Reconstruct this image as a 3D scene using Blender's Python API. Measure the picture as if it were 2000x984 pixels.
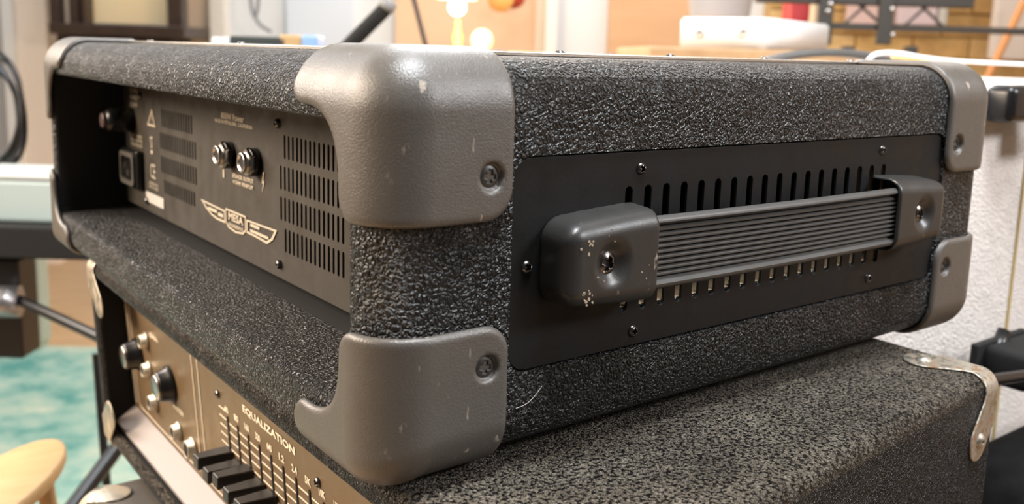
import bpy, bmesh, math, random
import numpy as np
from mathutils import Vector, Matrix

for o in list(bpy.data.objects):
    bpy.data.objects.remove(o)
SC = bpy.context.scene
COL = SC.collection
rnd = random.Random(7)

# ------------------------------------------------------------------ camera
CAM_R = np.array([[0.7970396, -0.60324369, 0.02872144],
                  [-0.07524846, -0.14638483, -0.98636157],
                  [0.59922078, 0.78400799, -0.16206767]])   # rows: right, down, forward in the world
CAM_C = np.array([-0.15202, -0.27169, 0.14868])
F_PX, CX, CY = 1815.6, 1000.0, 400.0
cam = bpy.data.cameras.new('camera')
cam.sensor_width = 36.0
cam.lens = F_PX * 36.0 / 2000.0
cam.shift_y = -(492.0 - CY) / 2000.0
cam.clip_start = 0.02
cam.dof.use_dof = True
cam.dof.focus_distance = 0.40
cam.dof.aperture_fstop = 11.0
camo = bpy.data.objects.new('camera', cam)
COL.objects.link(camo)
r3 = Matrix((CAM_R[0], -CAM_R[1], -CAM_R[2])).transposed()
camo.matrix_world = Matrix.Translation(Vector(CAM_C)) @ r3.to_4x4()
SC.camera = camo

# ------------------------------------------------------------------ world, lamps, exposure
SC.view_settings.view_transform = 'Standard'
SC.view_settings.look = 'None'
SC.view_settings.gamma = 1.0
SC.view_settings.exposure = 0.36
wd = bpy.data.worlds.new('room_air'); SC.world = wd; wd.use_nodes = True
wd.node_tree.nodes['Background'].inputs[0].default_value = (0.95, 0.90, 0.85, 1)
wd.node_tree.nodes['Background'].inputs[1].default_value = 0.07


def area(name, loc, target, sx, sy, power, color, spread=180):
    l = bpy.data.lights.new(name, 'AREA'); l.shape = 'RECTANGLE'
    l.size = sx; l.size_y = sy; l.energy = power; l.color = color; l.spread = math.radians(spread)
    o = bpy.data.objects.new(name, l); COL.objects.link(o)
    o.location = loc
    o.rotation_euler = (Vector(target) - Vector(loc)).to_track_quat('-Z', 'Y').to_euler()
    return o


area('unseen_lamp', (-1.7, 0.95, 0.95), (0, 0.2, 0), 0.9, 0.8, 20, (1.0, 0.82, 0.64), 110)  # warm fill from the left, out of view, added to light the open face
area('unseen_lamp', (-1.25, 2.3, 1.05), (0.0, 0.3, 0), 1.3, 1.0, 34, (1.0, 0.88, 0.77), 140)  # added out of view; stands in for a bright back-left wall mirrored in the vinyl
area('unseen_lamp', (0.15, -0.25, 1.45), (0.1, -0.02, 0), 0.6, 0.4, 30, (0.93, 0.97, 1.0))
area('unseen_lamp', (0.9, 1.3, 1.5), (0.1, 0.1, 0), 0.8, 0.4, 16, (0.90, 0.95, 1.0))
area('unseen_lamp', (1.3, -1.3, 1.1), (0.7, 0.1, 0), 0.6, 0.4, 24, (0.97, 0.98, 1.0))  # camera-side lamp, out of view, added to light the white cabinet
area('unseen_lamp', (2.2, 2.6, 1.7), (2.2, 2.6, 0), 1.6, 0.8, 29, (1.0, 0.96, 0.90))  # this and the lamps below: unseen, added to light the background
area('unseen_lamp', (3.2, 1.2, 1.7), (3.2, 1.2, 0), 1.2, 0.8, 17, (1.0, 0.96, 0.90))
area('unseen_lamp', (-0.2, 3.0, 1.7), (-0.2, 3.0, 0), 1.2, 0.8, 20, (0.86, 0.93, 1.0))

# ------------------------------------------------------------------ room frame (origin under the camera, w up from the lens height)
FLOOR_W = -1.08
HV = np.array([0.6072, 0.7945, 0.0]); RV = np.array([0.7945, -0.6072, 0.0])


def room(u, v, w):
    p = CAM_C + u * RV + v * HV
    return Vector((p[0], p[1], p[2] + w))


def rp(px, py, v):
    """room coordinates (u, w) of a point read at (px, py) standing v metres away"""
    d = CAM_R.T @ np.array([(px - CX) / F_PX, (py - CY) / F_PX, 1.0])
    k = v / (d @ HV)
    return (d @ RV) * k, d[2] * k


def onroom(px, py, v):
    u, w = rp(px, py, v); return room(u, v, w)


def to_floor(a, b):
    """the line a -> b carried on until it meets the floor"""
    k = (FLOOR_W + 0.022 + CAM_C[2] - a.z) / (b.z - a.z)
    return a + (b - a) * k


# ------------------------------------------------------------------ materials
MATS = {}


def mat(name, color, rough=0.5, metal=0.0, spec=0.5, emit=None, estr=0.0, trans=0.0):
    if name in MATS: return MATS[name]
    m = bpy.data.materials.new(name); m.use_nodes = True
    b = m.node_tree.nodes['Principled BSDF']
    b.inputs['Base Color'].default_value = (*color, 1)
    b.inputs['Roughness'].default_value = rough
    b.inputs['Metallic'].default_value = metal
    b.inputs['Specular IOR Level'].default_value = spec
    if emit:
        b.inputs['Emission Color'].default_value = (*emit, 1); b.inputs['Emission Strength'].default_value = estr
    MATS[name] = m
    return m


class NT:
    def __init__(s, m):
        s.m = m; s.t = m.node_tree; s.b = s.t.nodes['Principled BSDF']
        s.tc = s.t.nodes.new('ShaderNodeTexCoord')

    def n(s, kind, **kw):
        nd = s.t.nodes.new(kind)
        for k, v in kw.items():
            if k in nd.inputs: nd.inputs[k].default_value = v
            else: setattr(nd, k, v)
        return nd

    def l(s, a, b): s.t.links.new(a, b)

    def noise(s, scale, detail=3, rough=0.5, vec=None, stretch=None):
        nd = s.n('ShaderNodeTexNoise'); nd.inputs['Scale'].default_value = scale
        nd.inputs['Detail'].default_value = detail; nd.inputs['Roughness'].default_value = rough
        v = vec or s.tc.outputs['Object']
        if stretch:
            mp = s.n('ShaderNodeMapping'); mp.inputs['Scale'].default_value = stretch
            s.l(v, mp.inputs['Vector']); v = mp.outputs['Vector']
        s.l(v, nd.inputs['Vector'])
        return nd

    def ramp(s, fac, stops):
        r = s.n('ShaderNodeValToRGB')
        while len(r.color_ramp.elements) < len(stops): r.color_ramp.elements.new(0.5)
        for e, (p, c) in zip(r.color_ramp.elements, stops):
            e.position = p; e.color = (*c, 1) if len(c) == 3 else c
        s.l(fac, r.inputs['Fac'])
        return r

    def bump(s, h, strength, dist, prev=None):
        b = s.n('ShaderNodeBump'); b.inputs['Strength'].default_value = strength
        b.inputs['Distance'].default_value = dist
        s.l(h, b.inputs['Height'])
        if prev: s.l(prev.outputs['Normal'], b.inputs['Normal'])
        s.l(b.outputs['Normal'], s.b.inputs['Normal'])
        return b

    def math(s, op, a, b=None):
        m = s.n('ShaderNodeMath', operation=op)
        for i, x in enumerate((a, b)):
            if x is None: continue
            if isinstance(x, (int, float)): m.inputs[i].default_value = x
            else: s.l(x, m.inputs[i])
        return m.outputs[0]


def tolex(name, color, scale, rough, strength, dist, dusty=None, spec=0.5):
    m = mat(name, color, rough, spec=spec); t = NT(m)
    wob = t.noise(scale * 0.45, 3, 0.6)
    mix = t.n('ShaderNodeMix', data_type='RGBA', blend_type='LINEAR_LIGHT')
    mix.inputs['Factor'].default_value = 1.1 / scale
    t.l(t.tc.outputs['Object'], mix.inputs['A']); t.l(wob.outputs['Color'], mix.inputs['B'])
    vo = t.n('ShaderNodeTexVoronoi', feature='DISTANCE_TO_EDGE'); vo.inputs['Scale'].default_value = scale
    t.l(mix.outputs['Result'], vo.inputs['Vector'])
    cells = t.ramp(vo.outputs['Distance'], [(0.0, (0, 0, 0)), (0.10, (0.5,) * 3), (0.30, (1,) * 3)])
    v2 = t.n('ShaderNodeTexVoronoi', feature='SMOOTH_F1'); v2.inputs['Scale'].default_value = scale * 1.7
    t.l(mix.outputs['Result'], v2.inputs['Vector'])
    big = t.noise(scale * 0.22, 3, 0.6)
    patch = t.ramp(big.outputs['Fac'], [(0.3, (0.25,) * 3), (0.65, (1,) * 3)])
    h = t.math('MULTIPLY', cells.outputs['Color'], patch.outputs['Color'])
    h = t.math('SUBTRACT', h, t.math('MULTIPLY', v2.outputs['Distance'], 0.30))
    t.bump(h, strength, dist)
    if dusty:
        gm = t.n('ShaderNodeNewGeometry'); sx = t.n('ShaderNodeSeparateXYZ'); t.l(gm.outputs['True Normal'], sx.inputs['Vector'])
        up = t.ramp(sx.outputs['Z'], [(0.15, (0.03,) * 3), (0.95, (1,) * 3)])
        pn = t.noise(16, 3, 0.6); sp = t.noise(scale * 0.9, 3, 0.55)
        d = t.math('MULTIPLY', t.ramp(sp.outputs['Fac'], [(0.43, (0,) * 3), (0.53, (1,) * 3)]).outputs['Color'],
                   t.ramp(pn.outputs['Fac'], [(0.3, (0.55,) * 3), (0.6, (1,) * 3)]).outputs['Color'])
        d = t.math('MULTIPLY', d, up.outputs['Color'])
        mc = t.n('ShaderNodeMix', data_type='RGBA')
        mc.inputs['A'].default_value = (*color, 1); mc.inputs['B'].default_value = (*dusty, 1)
        t.l(d, mc.inputs['Factor']); t.l(mc.outputs['Result'], t.b.inputs['Base Color'])
        rr = t.ramp(d, [(0.2, (rough,) * 3), (0.8, (0.65,) * 3)]); t.l(rr.outputs['Color'], t.b.inputs['Roughness'])
    return m


def plastic(name, color, rough, spec=0.5, scratch=True, bumpiness=0.25, scale=900):
    m = mat(name, color, rough, spec=spec); t = NT(m)
    f = t.noise(scale, 3, 0.6)
    pr = t.bump(f.outputs['Fac'], bumpiness, 0.0004)
    rn = t.noise(60, 4, 0.6)
    rr = t.ramp(rn.outputs['Fac'], [(0.3, (rough * 0.8,) * 3), (0.7, (min(1, rough * 1.3),) * 3)])
    t.l(rr.outputs['Color'], t.b.inputs['Roughness'])
    if scratch:
        s1 = t.noise(300, 2, 0.5, stretch=(1, 1, 0.3)); s2 = t.noise(38, 3, 0.7)
        k = t.math('MULTIPLY', t.ramp(s1.outputs['Fac'], [(0.64, (0,) * 3), (0.70, (1,) * 3)]).outputs['Color'],
                   t.ramp(s2.outputs['Fac'], [(0.56, (0,) * 3), (0.63, (1,) * 3)]).outputs['Color'])
        mc = t.n('ShaderNodeMix', data_type='RGBA')
        mc.inputs['A'].default_value = (*color, 1); mc.inputs['B'].default_value = (0.38, 0.33, 0.27, 1)
        t.l(k, mc.inputs['Factor']); t.l(mc.outputs['Result'], t.b.inputs['Base Color'])
    return m


def worn_metal(name, c1, c2, rough, scale=60, metal=0.9):
    m = mat(name, c1, rough, metal); t = NT(m)
    a = t.noise(scale, 5, 0.7)
    r = t.ramp(a.outputs['Fac'], [(0.50, c1), (0.62, c2)])
    t.l(r.outputs['Color'], t.b.inputs['Base Color'])
    q = t.ramp(a.outputs['Fac'], [(0.4, (rough,) * 3), (0.6, (0.8,) * 3)]); t.l(q.outputs['Color'], t.b.inputs['Roughness'])
    mt = t.ramp(a.outputs['Fac'], [(0.5, (metal,) * 3), (0.66, (0.15,) * 3)]); t.l(mt.outputs['Color'], t.b.inputs['Metallic'])
    t.bump(a.outputs['Fac'], 0.35, 0.0006)
    return m


def wood(name, c1, c2, rough=0.5, stretch=(1, 12, 12), scale=3):
    m = mat(name, c1, rough); t = NT(m)
    a = t.noise(scale, 5, 0.6, stretch=stretch)
    r = t.ramp(a.outputs['Fac'], [(0.35, c1), (0.65, c2)]); t.l(r.outputs['Color'], t.b.inputs['Base Color'])
    t.bump(a.outputs['Fac'], 0.1, 0.002)
    return m


M_TOLEX = tolex('black_grained_vinyl', (0.015, 0.015, 0.0155), 400, 0.36, 1.0, 0.0018)
M_ROUGH = tolex('rough_black_vinyl', (0.006, 0.006, 0.007), 620, 0.32, 1.0, 0.0020, dusty=(0.21, 0.18, 0.14), spec=0.35)
M_WHITEVINYL = tolex('white_grained_vinyl', (0.80, 0.74, 0.70), 260, 0.5, 0.6, 0.0018)
M_CAP = plastic('dark_plastic', (0.098, 0.088, 0.078), 0.33, spec=0.7, bumpiness=0.5, scale=1400)
M_HANDLE = plastic('black_rubber', (0.030, 0.029, 0.028), 0.36, bumpiness=0.15)
M_STRAP = plastic('strap_rubber', (0.065, 0.062, 0.059), 0.42, scratch=False, bumpiness=0.1)
M_PLATE = plastic('satin_black_steel', (0.0075, 0.0076, 0.008), 0.5, spec=0.26, scratch=False, bumpiness=0.12)
M_PANEL = plastic('painted_grey_steel', (0.046, 0.039, 0.030), 0.5, scratch=False, bumpiness=0.1)
M_BLACK = mat('matt_black', (0.006, 0.006, 0.006), 0.8)
M_GLOSSBLACK = mat('gloss_black', (0.008, 0.008, 0.009), 0.3)
M_STEEL = mat('bright_steel', (0.62, 0.6, 0.58), 0.25, 1.0)
M_SCREW = mat('blackened_steel', (0.16, 0.15, 0.145), 0.25, 1.0)
M_PRINT = mat('cream_print', (0.62, 0.53, 0.40), 0.6)
M_WHITE = mat('white_paint', (0.82, 0.80, 0.78), 0.5)
M_LABEL = mat('white_label', (0.60, 0.56, 0.52), 0.6)
M_RAWWOOD = wood('raw_plywood', (0.55, 0.42, 0.27), (0.42, 0.30, 0.18))
M_RUST = worn_metal('rusted_nickel', (0.42, 0.39, 0.33), (0.25, 0.14, 0.075), 0.32, 150)
M_NICKEL = worn_metal('worn_nickel', (0.50, 0.45, 0.37), (0.45, 0.36, 0.26), 0.3, 60)
M_GOLDPANEL = plastic('bronze_anodised_panel', (0.15, 0.098, 0.050), 0.38, scratch=False, bumpiness=0.05)
M_TRIMGOLD = mat('gold_piping', (0.55, 0.40, 0.16), 0.5)


# ------------------------------------------------------------------ linking helpers
def mesh_from(name, verts, faces, m=None, smooth=True):
    me = bpy.data.meshes.new(name)
    me.from_pydata([tuple(v) for v in verts], [], [tuple(f) for f in faces]); me.update()
    if m: me.materials.append(m)
    if smooth: me.polygons.foreach_set('use_smooth', [True] * len(me.polygons))
    return me


def world_loc(p):
    v = Vector((0, 0, 0))
    while p is not None:
        v = v + p.location; p = p.parent
    return v


def obj(name, me, parent=None, m=None, smooth=None, label=None):
    """link a mesh whose vertices are world coordinates; move its origin to its own base"""
    if isinstance(me, bmesh.types.BMesh):
        b = me; me = bpy.data.meshes.new(name); b.to_mesh(me); b.free()
    if m is not None and len(me.materials) == 0: me.materials.append(m)
    if smooth is not None: me.polygons.foreach_set('use_smooth', [smooth] * len(me.polygons))
    n = len(me.vertices); co = np.empty(n * 3, 'f'); me.vertices.foreach_get('co', co); co = co.reshape(-1, 3)
    lo, hi = co.min(0), co.max(0); base = np.array([(lo[0] + hi[0]) / 2, (lo[1] + hi[1]) / 2, lo[2]])
    me.vertices.foreach_set('co', (co - base).astype('f').ravel()); me.update()
    o = bpy.data.objects.new(name, me); COL.objects.link(o)
    o.location = Vector(base)
    if parent is not None:
        o.parent = parent; o.location = Vector(base) - world_loc(parent)
    if label: o['label'] = label
    return o


def inst(name, me, loc, rot, parent, label=None):
    o = bpy.data.objects.new(name, me); COL.objects.link(o)
    o.parent = parent; o.location = Vector(loc) - (world_loc(parent) if parent else Vector((0, 0, 0)))
    o.rotation_euler = rot
    if label: o['label'] = label
    return o


def thing(name, label, cat, loc, group=None):
    o = bpy.data.objects.new(name, None); COL.objects.link(o)
    o.empty_display_size = 0.05
    o.location = Vector(loc); o['label'] = label; o['category'] = cat
    if group: o['group'] = group
    return o


def tag(o, label=None, cat=None, group=None, kind=None):
    for k, v in (('label', label), ('category', cat), ('group', group), ('kind', kind)):
        if v: o[k] = v
    return o


def box(bm, lo, hi, bev=0.0, seg=2):
    r = bmesh.ops.create_cube(bm, size=1.0)
    vs = r['verts']; lo = Vector(lo); hi = Vector(hi)
    for v in vs: v.co = Vector(((v.co.x + .5) * (hi.x - lo.x) + lo.x, (v.co.y + .5) * (hi.y - lo.y) + lo.y, (v.co.z + .5) * (hi.z - lo.z) + lo.z))
    if bev > 0:
        es = list({e for v in vs for e in v.link_edges})
        bmesh.ops.bevel(bm, geom=es, offset=bev, segments=seg, affect='EDGES', profile=0.5)
    return vs


def rbox(bm, u0, u1, v0, v1, w0, w1, bev=0.0, seg=2, tilt=0.0):
    """box in room coordinates"""
    b2 = bmesh.new(); box(b2, (u0, v0, w0), (u1, v1, w1), bev, seg)
    c = Vector(((u0 + u1) / 2, (v0 + v1) / 2, (w0 + w1) / 2))
    for v in b2.verts:
        p = v.co
        if tilt:
            p = c + Matrix.Rotation(tilt, 3, 'Y') @ (p - c)
        v.co = room(p.x, p.y, p.z)
    me = bpy.data.meshes.new('t'); b2.to_mesh(me); b2.free(); bm.from_mesh(me); bpy.data.meshes.remove(me)


def robj(name, dims, m, parent=None, bev=0.0, smooth=False, tilt=0.0, label=None):
    bm = bmesh.new(); rbox(bm, *dims, bev=bev, tilt=tilt)
    bmesh.ops.recalc_face_normals(bm, faces=bm.faces)
    return obj(name, bm, parent, m, smooth, label)


def pxbox(name, px0, py0, px1, py1, v0, v1, m, parent=None, bev=0.0, tilt=0.0, label=None):
    """room box whose near face (at v0) covers the given window of the photograph"""
    ua, wa = rp(px0, (py0 + py1) / 2, v0); ub, wb = rp(px1, (py0 + py1) / 2, v0)
    _, wt = rp((px0 + px1) / 2, py0, v0); _, wo = rp((px0 + px1) / 2, py1, v0)
    return robj(name, (ua, ub, v0, v1, wo, wt), m, parent, bev, False, tilt, label)


def cyl(bm, p0, p1, r0, r1=None, seg=24):
    p0 = Vector(p0); p1 = Vector(p1); r1 = r0 if r1 is None else r1
    d = p1 - p0
    mt = Matrix.Translation((p0 + p1) / 2) @ d.to_track_quat('Z', 'Y').to_matrix().to_4x4()
    bmesh.ops.create_cone(bm, cap_ends=True, segments=seg, radius1=r0, radius2=r1, depth=d.length, matrix=mt)


def cylobj(name, p0, p1, r0, m, parent=None, r1=None, seg=24, label=None):
    bm = bmesh.new(); cyl(bm, p0, p1, r0, r1, seg)
    o = obj(name, bm, parent, m, False, label)
    for p in o.data.polygons: p.use_smooth = len(p.vertices) == 4
    return o


def tube(name, pts, r, m, parent=None, seg=10, closed=False, label=None):
    cu = bpy.data.curves.new(name, 'CURVE'); cu.dimensions = '3D'; cu.bevel_depth = r; cu.bevel_resolution = 3
    sp = cu.splines.new('NURBS' if len(pts) > 2 else 'POLY'); sp.points.add(len(pts) - 1)
    for p, q in zip(sp.points, pts): p.co = (*q, 1)
    if len(pts) > 2:
        sp.use_endpoint_u = not closed; sp.order_u = 3; sp.use_cyclic_u = closed; sp.resolution_u = 6
    cu.use_fill_caps = True
    t = bpy.data.objects.new('t', cu); me = bpy.data.meshes.new_from_object(t)
    bpy.data.objects.remove(t); bpy.data.curves.remove(cu)
    return obj(name, me, parent, m, True, label)


def lathe(name, axis0, direction, prof, m, parent=None, seg=32, label=None, smooth=True):
    """prof: (distance along axis, radius)"""
    d = Vector(direction).normalized(); q = d.to_track_quat('Z', 'Y').to_matrix()
    vs, fs = [], []
    for (t, r) in prof:
        for k in range(seg):
            a = 2 * math.pi * k / seg
            vs.append(Vector(axis0) + q @ Vector((r * math.cos(a), r * math.sin(a), t)))
    for i in range(len(prof) - 1):
        for k in range(seg):
            fs.append((i * seg + k, i * seg + (k + 1) % seg, (i + 1) * seg + (k + 1) % seg, (i + 1) * seg + k))
    fs.append(tuple(range(seg))[::-1]); fs.append(tuple((len(prof) - 1) * seg + k for k in range(seg)))
    return obj(name, mesh_from(name, vs, fs, m, smooth), parent, label=label)


def flat2d(name, splines, thick, bev, to_world, m, parent=None, smooth=False, label=None):
    """filled 2-D outline with holes, extruded; to_world maps (a, b, depth) to a world point"""
    cu = bpy.data.curves.new(name, 'CURVE'); cu.dimensions = '2D'; cu.fill_mode = 'BOTH'
    cu.extrude = thick / 2; cu.bevel_depth = bev; cu.bevel_resolution = 1
    for pts in splines:
        sp = cu.splines.new('POLY'); sp.points.add(len(pts) - 1); sp.use_cyclic_u = True
        for p, q in zip(sp.points, pts): p.co = (q[0], q[1], 0, 1)
    t = bpy.data.objects.new('t', cu); me = bpy.data.meshes.new_from_object(t)
    bpy.data.objects.remove(t); bpy.data.curves.remove(cu)
    for v in me.vertices: v.co = to_world(v.co.x, v.co.y, v.co.z)
    bm = bmesh.new(); bm.from_mesh(me); bpy.data.meshes.remove(me)
    bmesh.ops.remove_doubles(bm, verts=bm.verts, dist=1e-6)
    bmesh.ops.recalc_face_normals(bm, faces=bm.faces)
    return obj(name, bm, parent, m, smooth, label)


def text(name, s, a, b, height, width, to_world, m, parent, bold=0.0, label=None):
    """one line of print, centre (a, b), cap height and total width in metres"""
    cu = bpy.data.curves.new(name, 'FONT'); cu.body = s; cu.align_x = 'CENTER'; cu.align_y = 'CENTER'
    cu.size = 1.0; cu.offset = bold; cu.resolution_u = 2
    t = bpy.data.objects.new('t', cu); me = bpy.data.meshes.new_from_object(t)
    bpy.data.objects.remove(t); bpy.data.curves.remove(cu)
    xs = [v.co.x for v in me.vertices]; ys = [v.co.y for v in me.vertices]
    x0, x1, y0, y1 = min(xs), max(xs), min(ys), max(ys)
    for v in me.vertices:
        v.co = to_world(a + ((v.co.x - x0) / (x1 - x0) - .5) * width, b + ((v.co.y - y0) / (y1 - y0) - .5) * height, 0)
    return obj(name, me, parent, m, False, label)


def rrect(x0, x1, y0, y1, r, n=6):
    pts = []
    for cx, cy, a0 in ((x1 - r, y1 - r, 0), (x0 + r, y1 - r, 90), (x0 + r, y0 + r, 180), (x1 - r, y0 + r, 270)):
        for k in range(n + 1):
            a = math.radians(a0 + 90 * k / n); pts.append((cx + r * math.cos(a), cy + r * math.sin(a)))
    return pts


# ------------------------------------------------------------------ signed-distance modelling (surface nets)
def nets(f, lo, hi, h):
    lo = np.array(lo, float); hi = np.array(hi, float)
    n = np.ceil((hi - lo) / h).astype(int) + 1
    ax = [lo[i] + h * np.arange(n[i]) for i in range(3)]
    X, Y, Z = np.meshgrid(*ax, indexing='ij')
    V = f(X, Y, Z); I = V < 0
    nc = n - 1
    cnt = np.zeros(nc); P = np.zeros((*nc, 3))
    crn = [(a, b, c) for a in (0, 1) for b in (0, 1) for c in (0, 1)]
    for i, A in enumerate(crn):
        for B in crn[i + 1:]:
            if sum(abs(x - y) for x, y in zip(A, B)) != 1: continue
            sa = tuple(slice(A[k], A[k] + nc[k]) for k in range(3)); sb = tuple(slice(B[k], B[k] + nc[k]) for k in range(3))
            va, vb = V[sa], V[sb]; x = (va < 0) != (vb < 0)
            t = np.where(x, va / np.where(va - vb == 0, 1, va - vb), 0)
            for k in range(3): P[..., k] += np.where(x, A[k] + t * (B[k] - A[k]), 0)
            cnt += x
    act = cnt > 0
    idx = -np.ones(nc, int); idx[act] = np.arange(act.sum())
    base = np.stack(np.nonzero(act), 1)
    verts = lo + h * (base + P[act] / cnt[act][:, None])
    faces = []
    for a in range(3):
        b, c = (a + 1) % 3, (a + 2) % 3
        s0 = [slice(1, nc[k]) for k in range(3)]; s0[a] = slice(0, nc[a])
        s1 = list(s0); s1[a] = slice(1, nc[a] + 1)
        i0, i1 = I[tuple(s0)], I[tuple(s1)]
        cr = np.stack(np.nonzero(i0 != i1), 1); fl = i0[i0 != i1]
        off = np.ones(3, int); off[a] = 0
        cr = cr + off
        eb = np.zeros(3, int); eb[b] = 1; ec = np.zeros(3, int); ec[c] = 1
        q = [idx[tuple((cr - eb - ec).T)], idx[tuple((cr - ec).T)], idx[tuple(cr.T)], idx[tuple((cr - eb).T)]]
        q = np.stack(q, 1); q[~fl] = q[~fl][:, ::-1]
        faces.append(q)
    faces = np.concatenate(faces)
    faces = faces[(faces >= 0).all(1)]
    return verts, faces


def smax(a, b, k):
    h = np.clip(0.5 - 0.5 * (b - a) / k, 0, 1); return b * (1 - h) + a * h + k * h * (1 - h)


def smin(a, b, k): return -smax(-a, -b, k)


def sd_rect(x, y, x0, x1, y0, y1, r):
    qx = np.abs(x - (x0 + x1) / 2) - (x1 - x0) / 2 + r; qy = np.abs(y - (y0 + y1) / 2) - (y1 - y0) / 2 + r
    return np.hypot(np.maximum(qx, 0), np.maximum(qy, 0)) + np.minimum(np.maximum(qx, qy), 0) - r


def sd_box(x, y, z, lo, hi, r):
    q = [np.abs(p - (a + b) / 2) - (b - a) / 2 + r for p, a, b in zip((x, y, z), lo, hi)]
    return np.sqrt(sum(np.maximum(k, 0) ** 2 for k in q)) + np.minimum(np.maximum(np.maximum(q[0], q[1]), q[2]), 0) - r


def sd_octant(x, y, z, R):
    a, b, c = R - x, R - y, R - z
    return np.sqrt(np.maximum(a, 0) ** 2 + np.maximum(b, 0) ** 2 + np.maximum(c, 0) ** 2) - R + np.minimum(np.maximum(np.maximum(a, b), c), 0)


def screw_mesh(name, dia, dome, cross, m, countersunk=False):
    """cross-head screw, face towards +Z, seat at z=0, sizes in mm"""
    R = dia / 2

    def f(x, y, z):
        rr = np.hypot(x, y)
        Rs = (R * R + dome * dome) / (2 * dome)
        head = np.sqrt(rr ** 2 + (z - (dome - Rs)) ** 2) - Rs
        head = smax(head, -z - 3.0, 0.2)
        head = smax(head, rr - R, 0.3)
        w = cross * 0.19 + np.clip((z - dome) * 0.12, -0.2, 0)
        arm = np.minimum(np.maximum(np.abs(x) - cross / 2 + 0.25 * np.abs(z - dome), np.abs(y) - w), np.maximum(np.abs(y) - cross / 2 + 0.25 * np.abs(z - dome), np.abs(x) - w))
        arm = np.maximum(arm, (dome - 3.0) - z)
        return smax(head, -arm, 0.12)
    v, fc = nets(f, (-R - .6, -R - .6, -3.5), (R + .6, R + .6, dome + .6), dia / 34)
    return mesh_from(name, v * 0.001, fc, m)


SCREW_BIG = screw_mesh('screw_big', 11.8, 3.0, 6.2, M_SCREW)
SCREW_CAP = screw_mesh('screw_cap', 8.6, 0.9, 5.2, mat('dull_black_steel', (0.07, 0.066, 0.062), 0.4, 0.4))
SCREW_SMALL = screw_mesh('screw_small', 5.4, 1.9, 3.4, M_SCREW)
MM = 0.001


# ------------------------------------------------------------------ cabinets
def shell(name, x0, x1, y0, y1, z0, z1, R, t, mouth, depth, m, parent, m_in=None, xin=None, warp=None, n=6, t_top=None, t_side=None):
    """rounded box with an open cavity in its low-x face (mm). t may differ for top/side boards"""
    tt = t if t_top is None else t_top; ts = t if t_side is None else t_side
    rings = []          # (x, inset_side, inset_topbottom, corner radius, inner flag)
    if depth:
        rings.append((x0 + depth, ts, tt, 1.0, 1))
        if xin: rings.append((x0 + xin + 0.5, ts, tt, 1.0, 1)); rings.append((x0 + xin, ts, tt, 1.0, 0))
        for k in range(5):
            a = math.pi / 2 * k / 4
            rings.append((x0 + mouth * (1 - math.sin(a)), ts - mouth * (1 - math.cos(a)), tt - mouth * (1 - math.cos(a)), 1.0 + 2 * k / 4, 0))
        rings[-1] = (x0, ts - mouth, tt - mouth, 3.0, 0)
    else:
        rings.append((x0, R, R, 0.4, 0))
    for k in range(n + 1):
        a = math.pi / 2 * k / n
        i = R * (1 - math.sin(a)); rings.append((x0 + R * (1 - math.cos(a)), i, i, max(R - i, 0.4), 0))
    for k in range(n + 1):
        a = math.pi / 2 * (1 - k / n)
        i = R * (1 - math.sin(a)); rings.append((x1 - R * (1 - math.cos(a)), i, i, max(R - i, 0.4), 0))
    vs, fs, mi = [], [], []
    q = 6
    for (x, iy, iz, r, _) in rings:
        for (a, b) in rrect(y0 + iy, y1 - iy, z0 + iz, z1 - iz, r, q):
            p = (x, a, b)
            if warp: p = warp(*p)
            vs.append((p[0] * MM, p[1] * MM, p[2] * MM))
    N = 4 * (q + 1)
    for i in range(len(rings) - 1):
        for k in range(N):
            fs.append((i * N + k, i * N + (k + 1) % N, (i + 1) * N + (k + 1) % N, (i + 1) * N + k)); mi.append(1 if rings[i][4] and rings[i + 1][4] else 0)
    fs.append(tuple(range(N))[::-1]); mi.append(1 if depth else 0)
    fs.append(tuple((len(rings) - 1) * N + k for k in range(N))); mi.append(0)
    me = mesh_from(name, vs, fs, m)
    me.materials.append(m_in or m)
    me.polygons.foreach_set('material_index', mi)
    bm = bmesh.new(); bm.from_mesh(me); bmesh.ops.recalc_face_normals(bm, faces=bm.faces)
    for e in bm.edges:
        if len(e.link_faces) == 2 and e.calc_face_angle() > math.radians(50): e.smooth = False
    bm.to_mesh(me); bm.free()
    return me


def apply_cut(me, cutters):
    o = bpy.data.objects.new('t', me); COL.objects.link(o)
    cs = []
    for bm, m in cutters:
        cm = bpy.data.meshes.new('c'); bm.to_mesh(cm); bm.free(); [cm.materials.append(q_) for q_ in (m if isinstance(m, tuple) else (m,))]
        c = bpy.data.objects.new('c', cm); COL.objects.link(c); cs.append(c)
        md = o.modifiers.new('b', 'BOOLEAN'); md.operation = 'DIFFERENCE'; md.object = c; md.solver = 'EXACT'
        md.material_mode = 'TRANSFER'
    dg = bpy.context.evaluated_depsgraph_get(); dg.update()
    out = bpy.data.meshes.new_from_object(o.evaluated_get(dg))
    for c in cs: bpy.data.objects.remove(c)
    bpy.data.objects.remove(o)
    return out


# ================================================================== SETTING
M_FLOOR = wood('oak_floorboards', (0.55, 0.36, 0.20), (0.46, 0.29, 0.15), 0.45)
M_WALLW = mat('warm_white_wall', (0.74, 0.79, 0.85), 0.7)
M_WALLC = mat('cream_wall', (0.74, 0.60, 0.47), 0.6)
M_PEACH = mat('peach_wall', (0.80, 0.55, 0.38), 0.6)
M_COOL = mat('cool_white_wall', (0.70, 0.79, 0.93), 0.7)
VB = 4.6   # the far wall


def struct(o, kind='structure'):
    o['kind'] = kind; return o


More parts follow.
